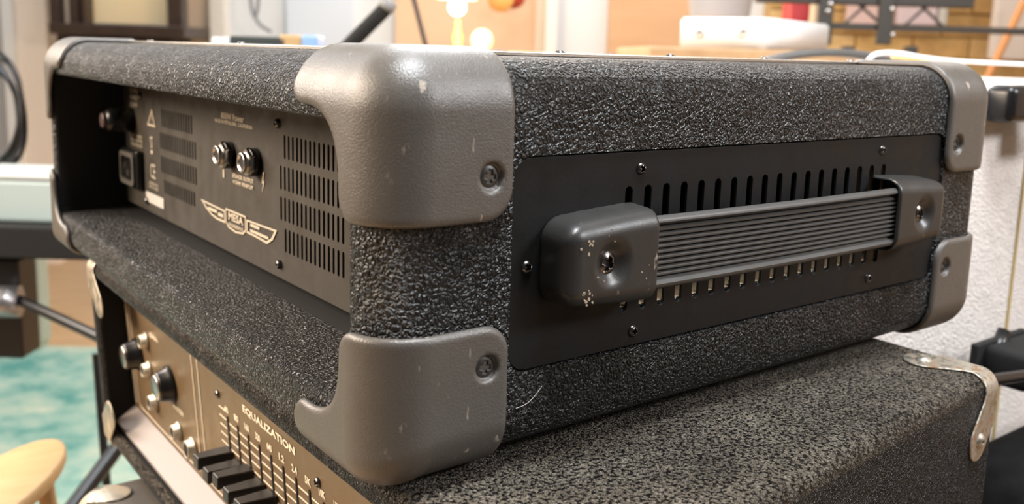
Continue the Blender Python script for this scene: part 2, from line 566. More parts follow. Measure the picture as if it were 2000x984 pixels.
# floor with boards as pieces
fb = thing('floor', '', '', room(0, 2.4, FLOOR_W - 0.03)); del fb['label']; del fb['category']; fb['kind'] = 'structure'
robj('subfloor', (-4.2, 4.2, -1.0, 5.0, FLOOR_W - 0.04, FLOOR_W - 0.022), M_FLOOR, fb)
for i in range(20):
    v0 = 1.2 + i * 0.17
    for j, (ua, ub) in enumerate(((-4.1, -2.6), (-2.597, -1.3), (-1.297, 0.2), (0.203, 1.8), (1.803, 4.1))):
        robj('board', (ua, ub, v0, v0 + 0.167, FLOOR_W - 0.022, FLOOR_W), M_FLOOR, fb)

w = robj('wall_back', (-4.2, 4.2, VB, VB + 0.1, FLOOR_W, 1.6), M_WALLW); struct(w)
struct(robj('wall_left', (-4.3, -4.2, -1.0, 5.0, FLOOR_W, 1.6), M_WALLC))
struct(robj('wall_right', (4.2, 4.3, -1.0, 5.0, FLOOR_W, 1.6), M_WALLC))
struct(robj('ceiling', (-4.3, 4.3, -1.0, 5.0, 1.6, 1.7), M_WALLW))


def wallpanel(name, pxa, pxb, m, dv=0.02, top=1.6, v=VB):
    ua, _ = rp(pxa, 60, v - dv); ub, _ = rp(pxb, 60, v - dv)
    return struct(robj(name, (ua, ub, v - dv, v + 0.0, FLOOR_W, top), m))


wallpanel('trim_1', 352, 410, M_WALLC, 0.05)
wallpanel('trim_2', 410, 438, M_WHITE, 0.10)
wallpanel('trim_3', 560, 690, M_COOL, 0.03)
wallpanel('trim_4', 772, 1045, M_PEACH, 0.05)
wallpanel('trim_5', 1045, 1066, mat('taupe_trim', (0.66, 0.58, 0.48), 0.6), 0.10)
wallpanel('trim_6', 1066, 1087, M_WHITE, 0.14)
wallpanel('trim_7', 1190, 1347, wood('tan_panelling', (0.66, 0.42, 0.25), (0.60, 0.37, 0.21), 0.5, (1, 1, 8), 2), 0.12)

# near left wall return with bright trim
ua, _ = rp(30, 200, 4.4); ub, _ = rp(98, 200, 4.4)
struct(robj('trim_8', (ua, ub, 4.4, 4.6, FLOOR_W, 1.6), mat('pale_peach_trim', (0.88, 0.74, 0.62), 0.6)))
ua, _ = rp(12, 200, 4.36); ub, _ = rp(33, 200, 4.36)
struct(robj('trim_9', (ua, ub, 4.36, 4.6, FLOOR_W, 1.6), M_WHITE))
ua, _ = rp(-400, 200, 4.5); ub, _ = rp(20, 200, 4.5)
struct(robj('trim_10', (ua, ub, 4.5, 4.6, FLOOR_W, 1.6), mat('grey_wall', (0.50, 0.49, 0.48), 0.7)))

# brick wall on the right: bricks as pieces
M_MORTAR = mat('sandy_mortar', (0.55, 0.37, 0.17), 0.9)
M_BRK = []
for i, c in enumerate(((0.66, 0.43, 0.17), (0.60, 0.38, 0.15), (0.72, 0.50, 0.23))):
    m = mat('yellow_brick_%d' % i, c, 0.85); t = NT(m); a = t.noise(14, 4, 0.6)
    r = t.ramp(a.outputs['Fac'], [(0.3, tuple(x * 0.7 for x in c)), (0.7, c)]); t.l(r.outputs['Color'], t.b.inputs['Base Color']); t.bump(a.outputs['Fac'], 0.5, 0.01); M_BRK.append(m)
ub0, _ = rp(1500, 60, VB - 0.1); ub1, _ = rp(2150, 60, VB - 0.1)
bw = thing('wall_brick', '', '', room((ub0 + ub1) / 2, VB - 0.05, FLOOR_W)); del bw['label']; del bw['category']; bw['kind'] = 'structure'
robj('mortar_bed', (ub0, ub1, VB - 0.10, VB, FLOOR_W, 0.9), M_MORTAR, bw)
row = 0; wz = -0.62
while wz < 0.62:
    uu = ub0 + (0.0 if row % 2 else -0.13)
    while uu < ub1:
        a, b = max(uu, ub0) + 0.004, min(uu + 0.27, ub1) - 0.004
        if b - a > 0.04:
            robj('brick', (a, b, VB - 0.122 - rnd.random() * 0.012, VB - 0.09, wz + 0.005, wz + 0.102), rnd.choice(M_BRK), bw, bev=0.006)
        uu += 0.27
    wz += 0.107; row += 1

# teal rug
mrug = mat('teal_rug', (0.30, 0.50, 0.44), 0.9); t = NT(mrug)
a = t.noise(5, 5, 0.65); r = t.ramp(a.outputs['Fac'], [(0.35, (0.07, 0.26, 0.24)), (0.5, (0.26, 0.42, 0.37)), (0.66, (0.46, 0.52, 0.42))]); t.l(r.outputs['Color'], t.b.inputs['Base Color'])
rug = robj('rug', (-2.6, -0.52, 1.0, 3.15, FLOOR_W, FLOOR_W + 0.012), mrug, bev=0.004)
tag(rug, 'worn teal green rug with pale patches lying on the wooden floor', 'rug')

# ================================================================== UPPER AMPLIFIER HEAD
X1, Y1, Z0, Z1 = 418.0, 536.0, -9.0, 147.0
amp = thing('amplifier_head', 'black grained amplifier head with ribbed side handle, on top of the stack', 'amplifier', (0.209, 0.268, -0.0085))
RVT, RH = 20.5, 19.0
vs, fs = [], []; NQ = 9; NN = 4 * (NQ + 1); lev = []
for k in range(8):
    a = math.pi / 2 * k / 7; lev.append((Z0 + RH * (1 - math.cos(a)), RH * (1 - math.sin(a))))
lev += [(Z1 - (z - Z0), i_) for z, i_ in reversed(lev)]
plan0 = rrect(0, X1, 0, Y1, RVT, NQ)
for li, (z, i_) in enumerate(lev):
    for q_, (a, b) in enumerate(plan0):
        an = math.radians((q_ // (NQ + 1)) * 90 + 90 * (q_ % (NQ + 1)) / NQ); nx_, ny_ = math.cos(an), math.sin(an)
        r_ = RH - 9.0 * max(0.0, -nx_) if li < 8 else RH      # the lower front edge is tighter
        k_ = r_ / RH
        zz_ = Z0 + (z - Z0) * k_ if li < 8 else z
        vs.append(((a - nx_ * i_ * k_) * MM, (b - ny_ * i_ * k_) * MM, zz_ * MM))
for i_ in range(len(lev) - 1):
    for k in range(NN): fs.append((i_ * NN + k, i_ * NN + (k + 1) % NN, (i_ + 1) * NN + (k + 1) % NN, (i_ + 1) * NN + k))
fs.append(tuple(range(NN))[::-1]); fs.append(tuple((len(lev) - 1) * NN + k for k in range(NN)))
me = mesh_from('cabinet', vs, fs, M_TOLEX)
# cavity cutter with a flared mouth
TB, MO = 25.0, 4.0
prof_ = [(-2.0, TB - MO)] + [(MO * (1 - math.cos(math.pi / 2 * k / 5)) , TB - MO * (1 - math.sin(math.pi / 2 * k / 5))) for k in range(6)] + [(43.0, TB)]
prof_ = [(-2.0, TB - MO), (0.0, TB - MO)] + [(MO - MO * math.cos(math.pi / 2 * k / 5), TB - MO + MO * math.sin(math.pi / 2 * k / 5)) for k in range(1, 6)] + [(43.0, TB), (385.0, TB)]
cc = bmesh.new(); rg = []
for x, i_ in prof_:
    rg.append([cc.verts.new((x * MM, a * MM, b * MM)) for a, b in rrect(i_, Y1 - i_, Z0 + i_, Z1 - i_, 2.0, 3)])
for i_ in range(len(rg) - 1):
    for k in range(16):
        f = cc.faces.new((rg[i_][k], rg[i_][(k + 1) % 16], rg[i_ + 1][(k + 1) % 16], rg[i_ + 1][k]))
        side = abs(rg[i_][k].co.y - rg[i_][(k + 1) % 16].co.y) < 0.0005
        if i_ == len(rg) - 2 or (i_ >= 4 and side): f.material_index = 1  # side and deep faces blackened to stand for the unlit cavity
cc.faces.new(rg[0]); f = cc.faces.new(rg[-1][::-1]); f.material_index = 1
bmesh.ops.recalc_face_normals(cc, faces=cc.faces)
c1 = bmesh.new()
# recess for the vent plate, as a rounded prism along y
pts = rrect(56, 366, 25.5, 110.5, 9)
lo = [c1.verts.new((x * MM, -0.02, z * MM)) for x, z in pts]; hi = [c1.verts.new((x * MM, 0.0026, z * MM)) for x, z in pts]
c1.faces.new(lo); c1.faces.new(hi[::-1])
for i in range(len(pts)): c1.faces.new((lo[i], hi[i], hi[(i + 1) % len(pts)], lo[(i + 1) % len(pts)]))
bmesh.ops.recalc_face_normals(c1, faces=c1.faces)
c2 = bmesh.new(); box(c2, (0.110, -0.001, 0.0435), (0.313, 0.030, 0.097))
me = apply_cut(me, [(cc, (M_TOLEX, M_BLACK)), (c1, M_TOLEX), (c2, M_RAWWOOD)])
bm = bmesh.new(); bm.from_mesh(me)
for e in bm.edges:
    if len(e.link_faces) == 2 and e.calc_face_angle() > math.radians(40): e.smooth = False
bm.to_mesh(me); bm.free()
me.polygons.foreach_set('use_smooth', [True] * len(me.polygons))
obj('cabinet', me, amp)

# side vent plate, slots as real holes
slots = []
for k in range(18):
    xc = 117.2 + 11.1 * k
    slots.append(rrect((xc - 2.2) * MM, (xc + 2.2) * MM, 41.5 * MM, 95.5 * MM, 2.19 * MM, 5))
plate = flat2d('vent_plate', [rrect(57 * MM, 365 * MM, 26.5 * MM, 109.5 * MM, 8 * MM)] + slots, 1.0 * MM, 0.15 * MM,
               lambda a, b, d: Vector((a, 0.0018 + d, b)), M_PLATE, amp)
for (x, z) in ((123.5, 102.5), (303, 103), (64.5, 67.5), (123.5, 32.5), (300.5, 33.5)):
    inst('screw', SCREW_SMALL, (x * MM, 0.0012, z * MM), (math.pi / 2, rnd.random() * 1.5, 0), plate)

# handle
hn = thing('carry_handle', '', '', (0.2065, 0, 0.068)); del hn['label']; del hn['category']
hn.name = 'handle'; hn.parent = amp; hn.location = Vector((0.2065, 0, 0.068)) - amp.location
# strap profile in (z, y-out)
prof = []
zc, hw = 69.5, 15.3
for i in range(9):
    a = math.pi * i / 8
    prof.append((zc + hw - 2.2 + 2.4 * math.sin(a) * 0.95, -9.2 - 2.0 - 2.6 * (-math.cos(a)) * 1.0))
front = []
z = zc + hw - 4.6
for k in range(9):
    for (dz, dy) in ((0.35, 1.1), (-0.25, -0.5), (-0.6, -0.9), (-1.2, -0.9), (-1.6, -0.5), (-1.95, 1.1)):
        front.append((z + dz, -12.0 + dy))
    z -= 2.35
zb = zc - hw
low = []
for i in range(9):
    a = math.pi * i / 8
    low.append((zb + 2.2 - 2.4 * math.sin(a) * 0.95, -11.2 + 2.6 * (-math.cos(a)) * -1.0 * -1.0))
# walk: back top -> round top rim -> ribs -> round bottom rim -> back bottom
top = [(zc + hw - 2.4 + 2.4 * math.sin(a), -11.4 + 2.6 * math.cos(a)) for a in [math.pi * i / 10 for i in range(11)]]
bot = [(zc - hw + 2.4 - 2.4 * math.sin(a), -11.4 - 2.6 * math.cos(a)) for a in [math.pi * i / 10 for i in range(11)]]
outline = top + front + bot
vs, fs = [], []
NX = 25
for j in range(NX):
    x = 108 + (306 - 108) * j / (NX - 1)
    sag = -1.6 * math.sin(math.pi * j / (NX - 1))
    for (zz, yy) in outline: vs.append((x * MM, (yy + sag) * MM, zz * MM))
N = len(outline)
for j in range(NX - 1):
    for k in range(N):
        fs.append((j * N + k, j * N + (k + 1) % N, (j + 1) * N + (k + 1) % N, (j + 1) * N + k))
fs.append(tuple(range(N))[::-1]); fs.append(tuple((NX - 1) * N + k for k in range(N)))
ms = mesh_from('strap', vs, fs, M_STRAP)
bm = bmesh.new(); bm.from_mesh(ms); bmesh.ops.recalc_face_normals(bm, faces=bm.faces)
for e in bm.edges:
    if len(e.link_faces) == 2 and e.calc_face_angle() > math.radians(35): e.smooth = False
bm.to_mesh(ms); bm.free()
obj('strap', ms, hn, label='ribbed black rubber strap')


def endcap_sdf(x, y, z):
    # local: x from outer end (0) to mouth (60), y outward (0..18), z centred
    hgt = 21.0 - 0.08 * y - 3.2 * np.clip((46 - x) / 46, 0, 1) ** 1.3
    zz = z * 20.0 / hgt
    b = sd_box(x, y, zz, (0, -12, -19.5), (74, 17.5, 19.5), 8)
    pl = sd_rect(x, zz, 0, 74, -19.5, 19.5, 11)
    b = smax(b, pl, 2.0)
    b = smax(b, x - 50.5, 1.6)
    b = smax(b, -y, 0.4)
    cav = sd_box(x, y, z, (36, -6, -17.6), (90, 15.2, 17.8), 5)
    b = smax(b, -cav, 0.8)
    dim = np.sqrt((x - 24.5) ** 2 + (z * 1.0) ** 2 + (y - 24.0) ** 2) - 10.6
    return smax(b, -dim, 2.5)


v, fc = nets(endcap_sdf, (-2, -1.5, -23), (62, 20, 23), 0.7)
lc = v.copy(); lc[:, 0] = 70.0 + v[:, 0] * 0.97; lc[:, 1] = 0.6 - v[:, 1] + 0.6; lc[:, 2] = 69.0 + v[:, 2]
o = obj('end_cap', mesh_from('end_cap', lc * MM, fc[:, ::-1], M_HANDLE), hn, label='black end cap with chipped paint')
rc = v.copy(); rc[:, 0] = 344.5 - 0.97 * v[:, 0]; rc[:, 1] = 1.2 - v[:, 1]; rc[:, 2] = 70.0 + v[:, 2]
inst('screw', SCREW_BIG, (0.0930, -0.0118, 0.0685), (math.pi / 2, 0.5, 0), o)
o = obj('end_cap', mesh_from('end_cap', rc * MM, fc, M_HANDLE), hn)
inst('screw', SCREW_BIG, (0.3205, -0.0118, 0.0695), (math.pi / 2, 0.2, 0), o)
# chipped paint: raised flakes of bare metal
chips = bmesh.new()
for (cx, cz, n, s) in ((80, 77, 8, 0.9), (80.5, 58, 12, 0.9), (87, 63, 3, 0.6), (111, 64, 3, 0.6), (92, 82, 3, 0.4)):
    for _ in range(n):
        px_, pz_ = cx + rnd.gauss(0, 1.5), cz + rnd.gauss(0, 1.8)
        k = rnd.randint(4, 6); rr = s * (0.35 + 0.5 * rnd.random())
        c = [chips.verts.new(((px_ + rr * math.cos(6.28 * i / k) * rnd.uniform(.6, 1.2)) * MM, -0.01645, (pz_ + rr * math.sin(6.28 * i / k) * rnd.uniform(.6, 1.2)) * MM)) for i in range(k)]
        c2_ = [chips.verts.new((q.co.x, -0.0160, q.co.z)) for q in c]
        try:
            chips.faces.new(c)
            for i in range(k): chips.faces.new((c[i], c2_[i], c2_[(i + 1) % k], c[(i + 1) % k]))
        except ValueError: pass
bmesh.ops.recalc_face_normals(chips, faces=chips.faces)
co_ = obj('chipped_paint', chips, hn, mat('bare_chip', (0.42, 0.34, 0.25), 0.6), False, 'bare tan chips in the black finish'); co_['kind'] = 'stuff'

# corner guards (all eight), modelled once and mirrored
CR = 18.0


TIGHT = [0.0]


def guard_sdf(x, y, z):
    a = np.hypot(np.maximum(20.5 - x, 0), np.maximum(20.5 - y, 0)) - 20.5 + np.minimum(np.maximum(20.5 - x, 20.5 - y), 0)
    ux = np.maximum(20.5 - x, 0); uy = np.maximum(20.5 - y, 0)
    rh = 19.0 - TIGHT[0] * ux / np.maximum(np.hypot(ux, uy), 1e-3)
    zz = rh - z
    d = np.hypot(np.maximum(a + rh, 0), np.maximum(zz, 0)) - rh + np.minimum(np.maximum(a + rh, zz), 0)
    sh = d - 3.3
    pxz = sd_rect(x, z, -30, 54.5, -30, 57, 12)
    pxy = sd_rect(x, y, -30, 54.5, -30, 68, 13)
    pyz = smin(sd_rect(y, z, -30, 26.5, -30, 57, 10), sd_rect(y, z, -30, 66, -30, 19, 9), 28)
    reg = np.maximum(np.maximum(pxz, pxy), pyz)
    o = smax(sh, reg, 3.0)
    o = smax(o, -(d - 0.15), 0.4)
    hole = np.maximum(np.hypot(x - 44, z - 41) - 5.0, -y - 8)
    hole = np.maximum(hole, y + 1.2)
    return smax(o, -hole, 0.5)


guards = {}
for tg in (0.0, 9.0):
    TIGHT[0] = tg; guards[tg] = nets(guard_sdf, (-5, -5, -5), (58, 72, 61), 0.85)
for (mx, my, mz) in ((0, 0, 1), (0, 0, 0), (1, 0, 1), (1, 0, 0), (0, 1, 1), (0, 1, 0), (1, 1, 1), (1, 1, 0)):
    gv, gf = guards[9.0 if (mx == 0 and mz == 0) else 0.0]
    q = gv.copy()
    if mx: q[:, 0] = X1 - q[:, 0]
    if my: q[:, 1] = Y1 - q[:, 1]
    q[:, 2] = Z1 - q[:, 2] * 1.05 if mz else Z0 + q[:, 2]
    f = gf[:, ::-1] if (mx + my + mz) % 2 else gf
    o = obj('corner_guard', mesh_from('corner_guard', q * MM, f, M_CAP), amp, label='scuffed near corner guard' if (mx, my) == (0, 0) else None)
    if my == 0:
        inst('screw', SCREW_CAP, ((X1 - 44 if mx else 44) * MM, -0.0012, (Z1 - 43 if mz else Z0 + 41) * MM), (math.pi / 2, 0.15, 0), o)

# rear panel in the open back
PX = 52.0


def PW(a, b, d=0.0):   # a = -y so that print reads left to right seen from -x
    return Vector((PX * MM - 0.0005 - d, -a, b))


holes = []
for zt, zb_, ys in ((101.5, 88.3, 197.5), (84.5, 71, 203), (67.5, 54, 203), (50.5, 37, 197.5)):
    nsl = 15 if ys > 200 else 14
    for k in range(nsl):
        y = ys - 5.25 * k; holes.append(rrect((-y - 1.2) * MM, (-y + 1.2) * MM, zb_ * MM, zt * MM, 1.19 * MM, 2))
for zt, zb_, ys, n_ in ((101.5, 88.3, 411, 13), (84.5, 72, 415, 15), (67.5, 55, 415, 15), (50.5, 40, 409, 13)):
    for k in range(n_):
        y = ys - 5.25 * k; holes.append(rrect((-y - 1.35) * MM, (-y + 1.35) * MM, zb_ * MM, zt * MM, 1.34 * MM, 2))
panel = flat2d('rear_panel', [rrect(-0.5105, -0.0258, 0.0212, 0.1192, 0.001, 2)] + holes, 1.0 * MM, 0, lambda a, b, d: Vector((PX * MM + 0.0005 + d, -a, b)), M_PANEL, amp)
# print
text('lettering', '800W Power', -0.2725, 0.1055, 0.0042, 0.037, PW, M_PRINT, panel, 0.02)
text('lettering', 'MADE IN PETALUMA, CALIFORNIA', -0.2715, 0.1015, 0.0026, 0.061, PW, M_PRINT, panel, 0.02)
text('lettering', 'SPEAKER OUTPUT', -0.2575, 0.0705, 0.0026, 0.033, PW, M_PRINT, panel, 0.02)
text('lettering', '4 OHM MINIMUM', -0.2575, 0.0668, 0.0026, 0.031, PW, M_PRINT, panel, 0.02)
text('lettering', '1', -0.2890, 0.0695, 0.0050, 0.0022, PW, M_PRINT, panel, 0.02)
text('lettering', 'CE', -0.4360, 0.0535, 0.0110, 0.0120, PW, M_PRINT, panel, 0.0)
text('lettering', 'DESIGNED AND', -0.4350, 0.0440, 0.0020, 0.022, PW, M_PRINT, panel)
text('lettering', 'BUILT BY HAND', -0.4350, 0.0410, 0.0020, 0.022, PW, M_PRINT, panel)
for i, s in enumerate(('100-240V~ 50/60Hz', '800 WATTS', 'FUSE T8AL 250V')):
    text('lettering', s, -0.4760, 0.0765 - 0.0036 * i, 0.0024, 0.030, PW, M_PRINT, panel)
for i, s in enumerate(('ON', 'POWER', 'OFF')):
    text('lettering', s, -0.4800, 0.1110 - 0.0055 * i, 0.0034, 0.020, PW, M_PRINT, panel)


def flat_print(name, polys, m, parent, wf, t=0.00015, label=None):
    return flat2d(name, polys, t, 0, wf, m, parent, False, label)


mm2 = lambda pts: [(-a * MM, b * MM) for a, b in pts]
flat_print('lightning_bolt', [mm2([(226.2, 78), (228.4, 71.2), (226.6, 71.6), (228.2, 65.5), (224.6, 73.2), (226.4, 72.6), (225.0, 78)])], M_PRINT, panel, PW)
flat_print('warning_triangle', [mm2([(434, 100), (446, 87), (426, 87)]), mm2([(434.3, 97), (443, 88.3), (428.3, 88.3)])], M_PRINT, panel, PW)
text('lettering', '!', -0.4345, 0.0918, 0.0062, 0.0014, PW, M_PRINT, panel)
flat_print('bin_symbol', [mm2([(440, 79), (434, 79), (435.4, 71), (438.6, 71)]), mm2([(438.8, 78), (435.2, 78), (436.1, 72), (438.0, 72)]), rrect(-0.4395, -0.4345, 0.0665, 0.0692, 0.001, 2)], M_PRINT, panel, PW)
flat_print('serial_label', [rrect(-0.455, -0.412, 0.0285, 0.0362, 0.0003, 2)], M_LABEL, panel, PW, 0.0003)
# winged badge
badge = flat_print('winged_badge', [
    mm2([(331, 47.6), (287.5, 46.6), (287.5, 38.6), (302, 38.6), (312, 40.0), (322, 43.0)]),
    mm2([(327.5, 46.4), (289, 45.6), (289, 39.9), (302, 39.9), (311.5, 41.2), (320, 43.8)]),
    mm2([(208, 47.6), (252.5, 46.6), (252.5, 38.6), (237, 38.2), (222, 37.4), (214, 41.0)]),
    mm2([(211.5, 46.4), (251, 45.6), (251, 39.8), (237, 39.4), (223, 38.7), (216, 41.8)]),
    mm2([(286.5, 48.4), (253.5, 48.4), (253.5, 39.5), (258, 36.6), (270, 35.4), (282, 36.6), (286.5, 39.5)]),
    mm2([(285.3, 47.3), (254.7, 47.3), (254.7, 40.2), (258.5, 37.7), (270, 36.6), (281.5, 37.7), (285.3, 40.2)]),
    rrect(-0.318, -0.302, 0.0425, 0.0445, 0.0003, 2), rrect(-0.300, -0.291, 0.0415, 0.0436, 0.0003, 2),
    rrect(-0.2465, -0.233, 0.0436, 0.0452, 0.0003, 2), rrect(-0.247, -0.220, 0.0402, 0.0418, 0.0003, 2)],
    M_PRINT, panel, PW, label='cream winged maker badge')
text('lettering', 'MESA', -0.2700, 0.0443, 0.0050, 0.024, PW, M_PRINT, panel, 0.03)
text('lettering', 'ENGINEERING', -0.2700, 0.0392, 0.0022, 0.024, PW, M_PRINT, panel, 0.02)
for (y, z) in ((205, 107), (205, 29), (462, 108), (452, 29)):
    inst('screw', SCREW_SMALL, ((PX - 1) * MM, y * MM, z * MM), (0, -math.pi / 2, 0), panel)

# jacks: black flange, hex nut, threaded steel ring
for yj in (276.5, 236.5):
    jk = lathe('output_jack', ((PX - 0.5) * MM, yj * MM, 0.0825), (-1, 0, 0), [(0, 0.0082), (0.0042, 0.0082), (0.0046, 0.0078), (0.0046, 0.0046), (0.0005, 0.0046)][:4], M_GLOSSBLACK, panel)
    nb = bmesh.new()
    cyl(nb, (0.0478, yj * MM, 0.0825), (0.0455, yj * MM, 0.0825), 0.0086, 0.0080, 6)
    obj('hex_nut', nb, jk, M_STEEL, False, 'bright steel nut')
    lathe('jack_ring', (0.0456, yj * MM, 0.0825), (-1, 0, 0), [(0, 0.0060), (0.0030, 0.0060), (0.0034, 0.0056), (0.0034, 0.0041), (0.0008, 0.0037)], M_STEEL, jk)
    cylobj('jack_hole', (0.0456, yj * MM, 0.0825), (0.0430, yj * MM, 0.0825), 0.0037, M_BLACK, jk)
# mains inlet with pins
ib = bmesh.new(); box(ib, (0.0465, 0.4600, 0.036), (0.0518, 0.5030, 0.0660), 0.0015)
inl = obj('power_inlet', ib, panel, M_GLOSSBLACK, False)
flat2d('inlet_rim', [rrect(-0.500, -0.463, 0.0385, 0.0635, 0.004), rrect(-0.4965, -0.4665, 0.0415, 0.0605, 0.004)], 0.0025, 0.0002, lambda a, b, d: Vector((0.0457 + d, -a, b)), mat('grey_plastic', (0.12, 0.11, 0.10), 0.4), inl)
for (y, z) in ((474, 48.5), (481.5, 53.5), (489, 48.5)):
    pb_ = bmesh.new(); box(pb_, (0.0425, (y - 1) * MM, (z - 2.4) * MM), (0.0466, (y + 1) * MM, (z + 2.4) * MM)); obj('contact_pin', pb_, inl, M_STEEL, False)
kb = lathe('power_switch', (0.0515, 0.487, 0.0880), (-1, 0, 0), [(0, 0.0095), (0.016, 0.0095), (0.0185, 0.008), (0.020, 0.0062)], M_GLOSSBLACK, panel)
lathe('switch_tip', (0.0315, 0.487, 0.0880), (-1, 0, 0), [(0, 0.006), (0.002, 0.0058), (0.0026, 0.005)], mat('plum_plastic', (0.11, 0.075, 0.075), 0.35), kb)
# chassis box behind the panel (dark interior) is the black cavity itself; top plate of the cabinet
tp = flat2d('top_plate', [rrect(0.046, 0.385, 0.060, 0.480, 0.010)], 0.0012, 0.0003, lambda a, b, d: Vector((a, b, 0.1480 + d)), mat('polished_aluminium', (0.78, 0.75, 0.70), 0.22, 1.0), amp, label='bright metal plate screwed to the top')
for x, y in ((60, 70), (210, 70), (372, 70), (60, 460), (210, 460), (362, 460), (60, 278), (362, 278), (135, 70), (287, 70)):
    inst('screw', SCREW_SMALL, (x * MM, y * MM, 0.1486), (0, 0, rnd.random()), tp)

# ================================================================== LOWER AMPLIFIER (rough covering, rusted corners, equaliser panel)
LX0, LX1, LY0, LY1, LZ0, LZ1 = 6.5, 342.0, -56.0, 459.0, -156.0, -9.4


def lm(x, y, z):
    # re-measured for a lid at z = -12.5 mm
    return (1.0254 * x + 3.9, 1.0254 * y + 6.9, 1.0254 * z - 3.8)


def lwarp(x, y, z):
    wy = 1 - (y - LY0) / (LY1 - LY0); wx = 1 - (x - LX0) / (LX1 - LX0)
    return lm(x + 0.055 * (LZ1 - z) * wx, y - 0.104 * (LX1 - x) * wy, z)


low = thing('amplifier_head', 'dusty rough black amplifier with graphic equaliser sliders and rusted corners, under the top one', 'amplifier', (0.17, 0.2, -0.164))
me = shell('cabinet', LX0, LX1, LY0, LY1, LZ0, LZ1, 9, 13, 4, 300, M_ROUGH, low, m_in=M_BLACK, xin=5, warp=lwarp, t_top=13.5)
# a larger radius on the top edges: handled by the shell radius
obj('cabinet', me, low)


def LP(y, z, d=0.0):      # point on the slanted panel; d = proud of it
    q_ = lm(30 + 0.064 * (-58 - z), y, z); return Vector((q_[0] - d, q_[1], q_[2])) * MM


def LPW(a, b, d=0.0):
    p = LP(-a / MM, b / MM, 0.15); return Vector((p.x - d, p.y, p.z))


pan = flat2d('control_panel', [rrect(-0.4445, 0.060, -0.1300, -0.0240, 0.0005, 1)], 0.0012, 0, lambda a, b, d: LP(-a / MM, b / MM) + Vector((0.0008 + d, 0, 0)), M_GOLDPANEL, low)
# ledge under the panel
vs = [(34.5, 444.5, -128), (34.5, -60, -128), (20.5, -60, -137.5), (20.5, 444.5, -137.5), (34.5, 444.5, -130), (34.5, -60, -130), (20.5, -60, -139.5), (20.5, 444.5, -139.5)]
obj('ledge', mesh_from('ledge', [Vector(lm(*v)) * MM for v in vs], [(0, 1, 2, 3), (7, 6, 5, 4), (0, 4, 5, 1), (1, 5, 6, 2), (2, 6, 7, 3), (3, 7, 4, 0)], mat('white_ledge', (0.33, 0.29, 0.28), 0.45), False), low, label='plain white strip under the control panel')
text('lettering', 'EQUALIZATION', -0.172, -0.0505, 0.0052, 0.069, LPW, mat('pale_print', (0.90, 0.78, 0.60), 0.5), pan, 0.03)
M_PP = MATS['pale_print']


def frame(y0, y1, z0, z1, r, wd_=0.9):
    return [rrect(-y0 * MM, -y1 * MM, z0 * MM, z1 * MM, r * MM, 4), rrect((-y0 + wd_) * MM, (-y1 - wd_) * MM, (z0 + wd_) * MM, (z1 - wd_) * MM, max(r - wd_, .5) * MM, 4)]


flat_print('border_line', frame(430, 291, -124, -34, 6), M_PP, pan, LPW)
flat_print('border_line', frame(281, -50, -124, -34, 6), M_PP, pan, LPW)
flat_print('border_line', frame(440, 436, -124, -34, 1.5), M_PP, pan, LPW)
marks = []
for k in range(12):
    ya = 232 - 15.7 * k
    for j in range(6):
        z = -68 - 5.4 * j
        if ya - 13 > -40: marks.append(rrect(-(ya - 1.5) * MM, -(ya - 13.6) * MM, (z - .45) * MM, (z + .45) * MM, 0.0002, 1))
for j in range(6):
    z = -62 - 5.4 * j; marks.append(rrect(-0.246, -0.2350, (z - .45) * MM, (z + .45) * MM, 0.0002, 1))
o = flat_print('scale_marks', marks, M_PP, pan, LPW); o['kind'] = 'stuff'
freqs = ['40', '80', '160', '320', '640', '1.2', '2.4', '5K', '10K', '15K', '18K', '20K']
for k in range(12):
    ya = 233 - 15.7 * k
    text('lettering', freqs[k], -(ya + 1.0) * MM, -0.0605, 0.0042, 0.0065, LPW, M_PP, pan, 0.03)
    sb = flat_print('slider', [rrect(-(ya + .9) * MM, -(ya - .9) * MM, -0.106, -0.0645, 0.0006, 1)], M_BLACK, pan, LPW, 0.0003)
    cz = (-87, -89, -86, -88, -88, -90, -86, -85, -88, -86, -87, -88)[k]
    cb = bmesh.new(); r_ = box(cb, (0, -0.0058, -0.0026), (0.021, 0.0058, 0.0026), 0.0008, 2)
    p = LP(ya, cz, 0.2)
    for v in cb.verts:
        f_ = v.co.x / 0.021
        v.co = Vector((p.x - v.co.x, p.y + v.co.y * (1 - 0.25 * f_), p.z + v.co.z * (1 + 0.5 * f_) - 0.001 * f_))
    bmesh.ops.recalc_face_normals(cb, faces=cb.faces)
    obj('slider_cap', cb, sb, mat('slider_black', (0.018, 0.016, 0.015), 0.35), False)
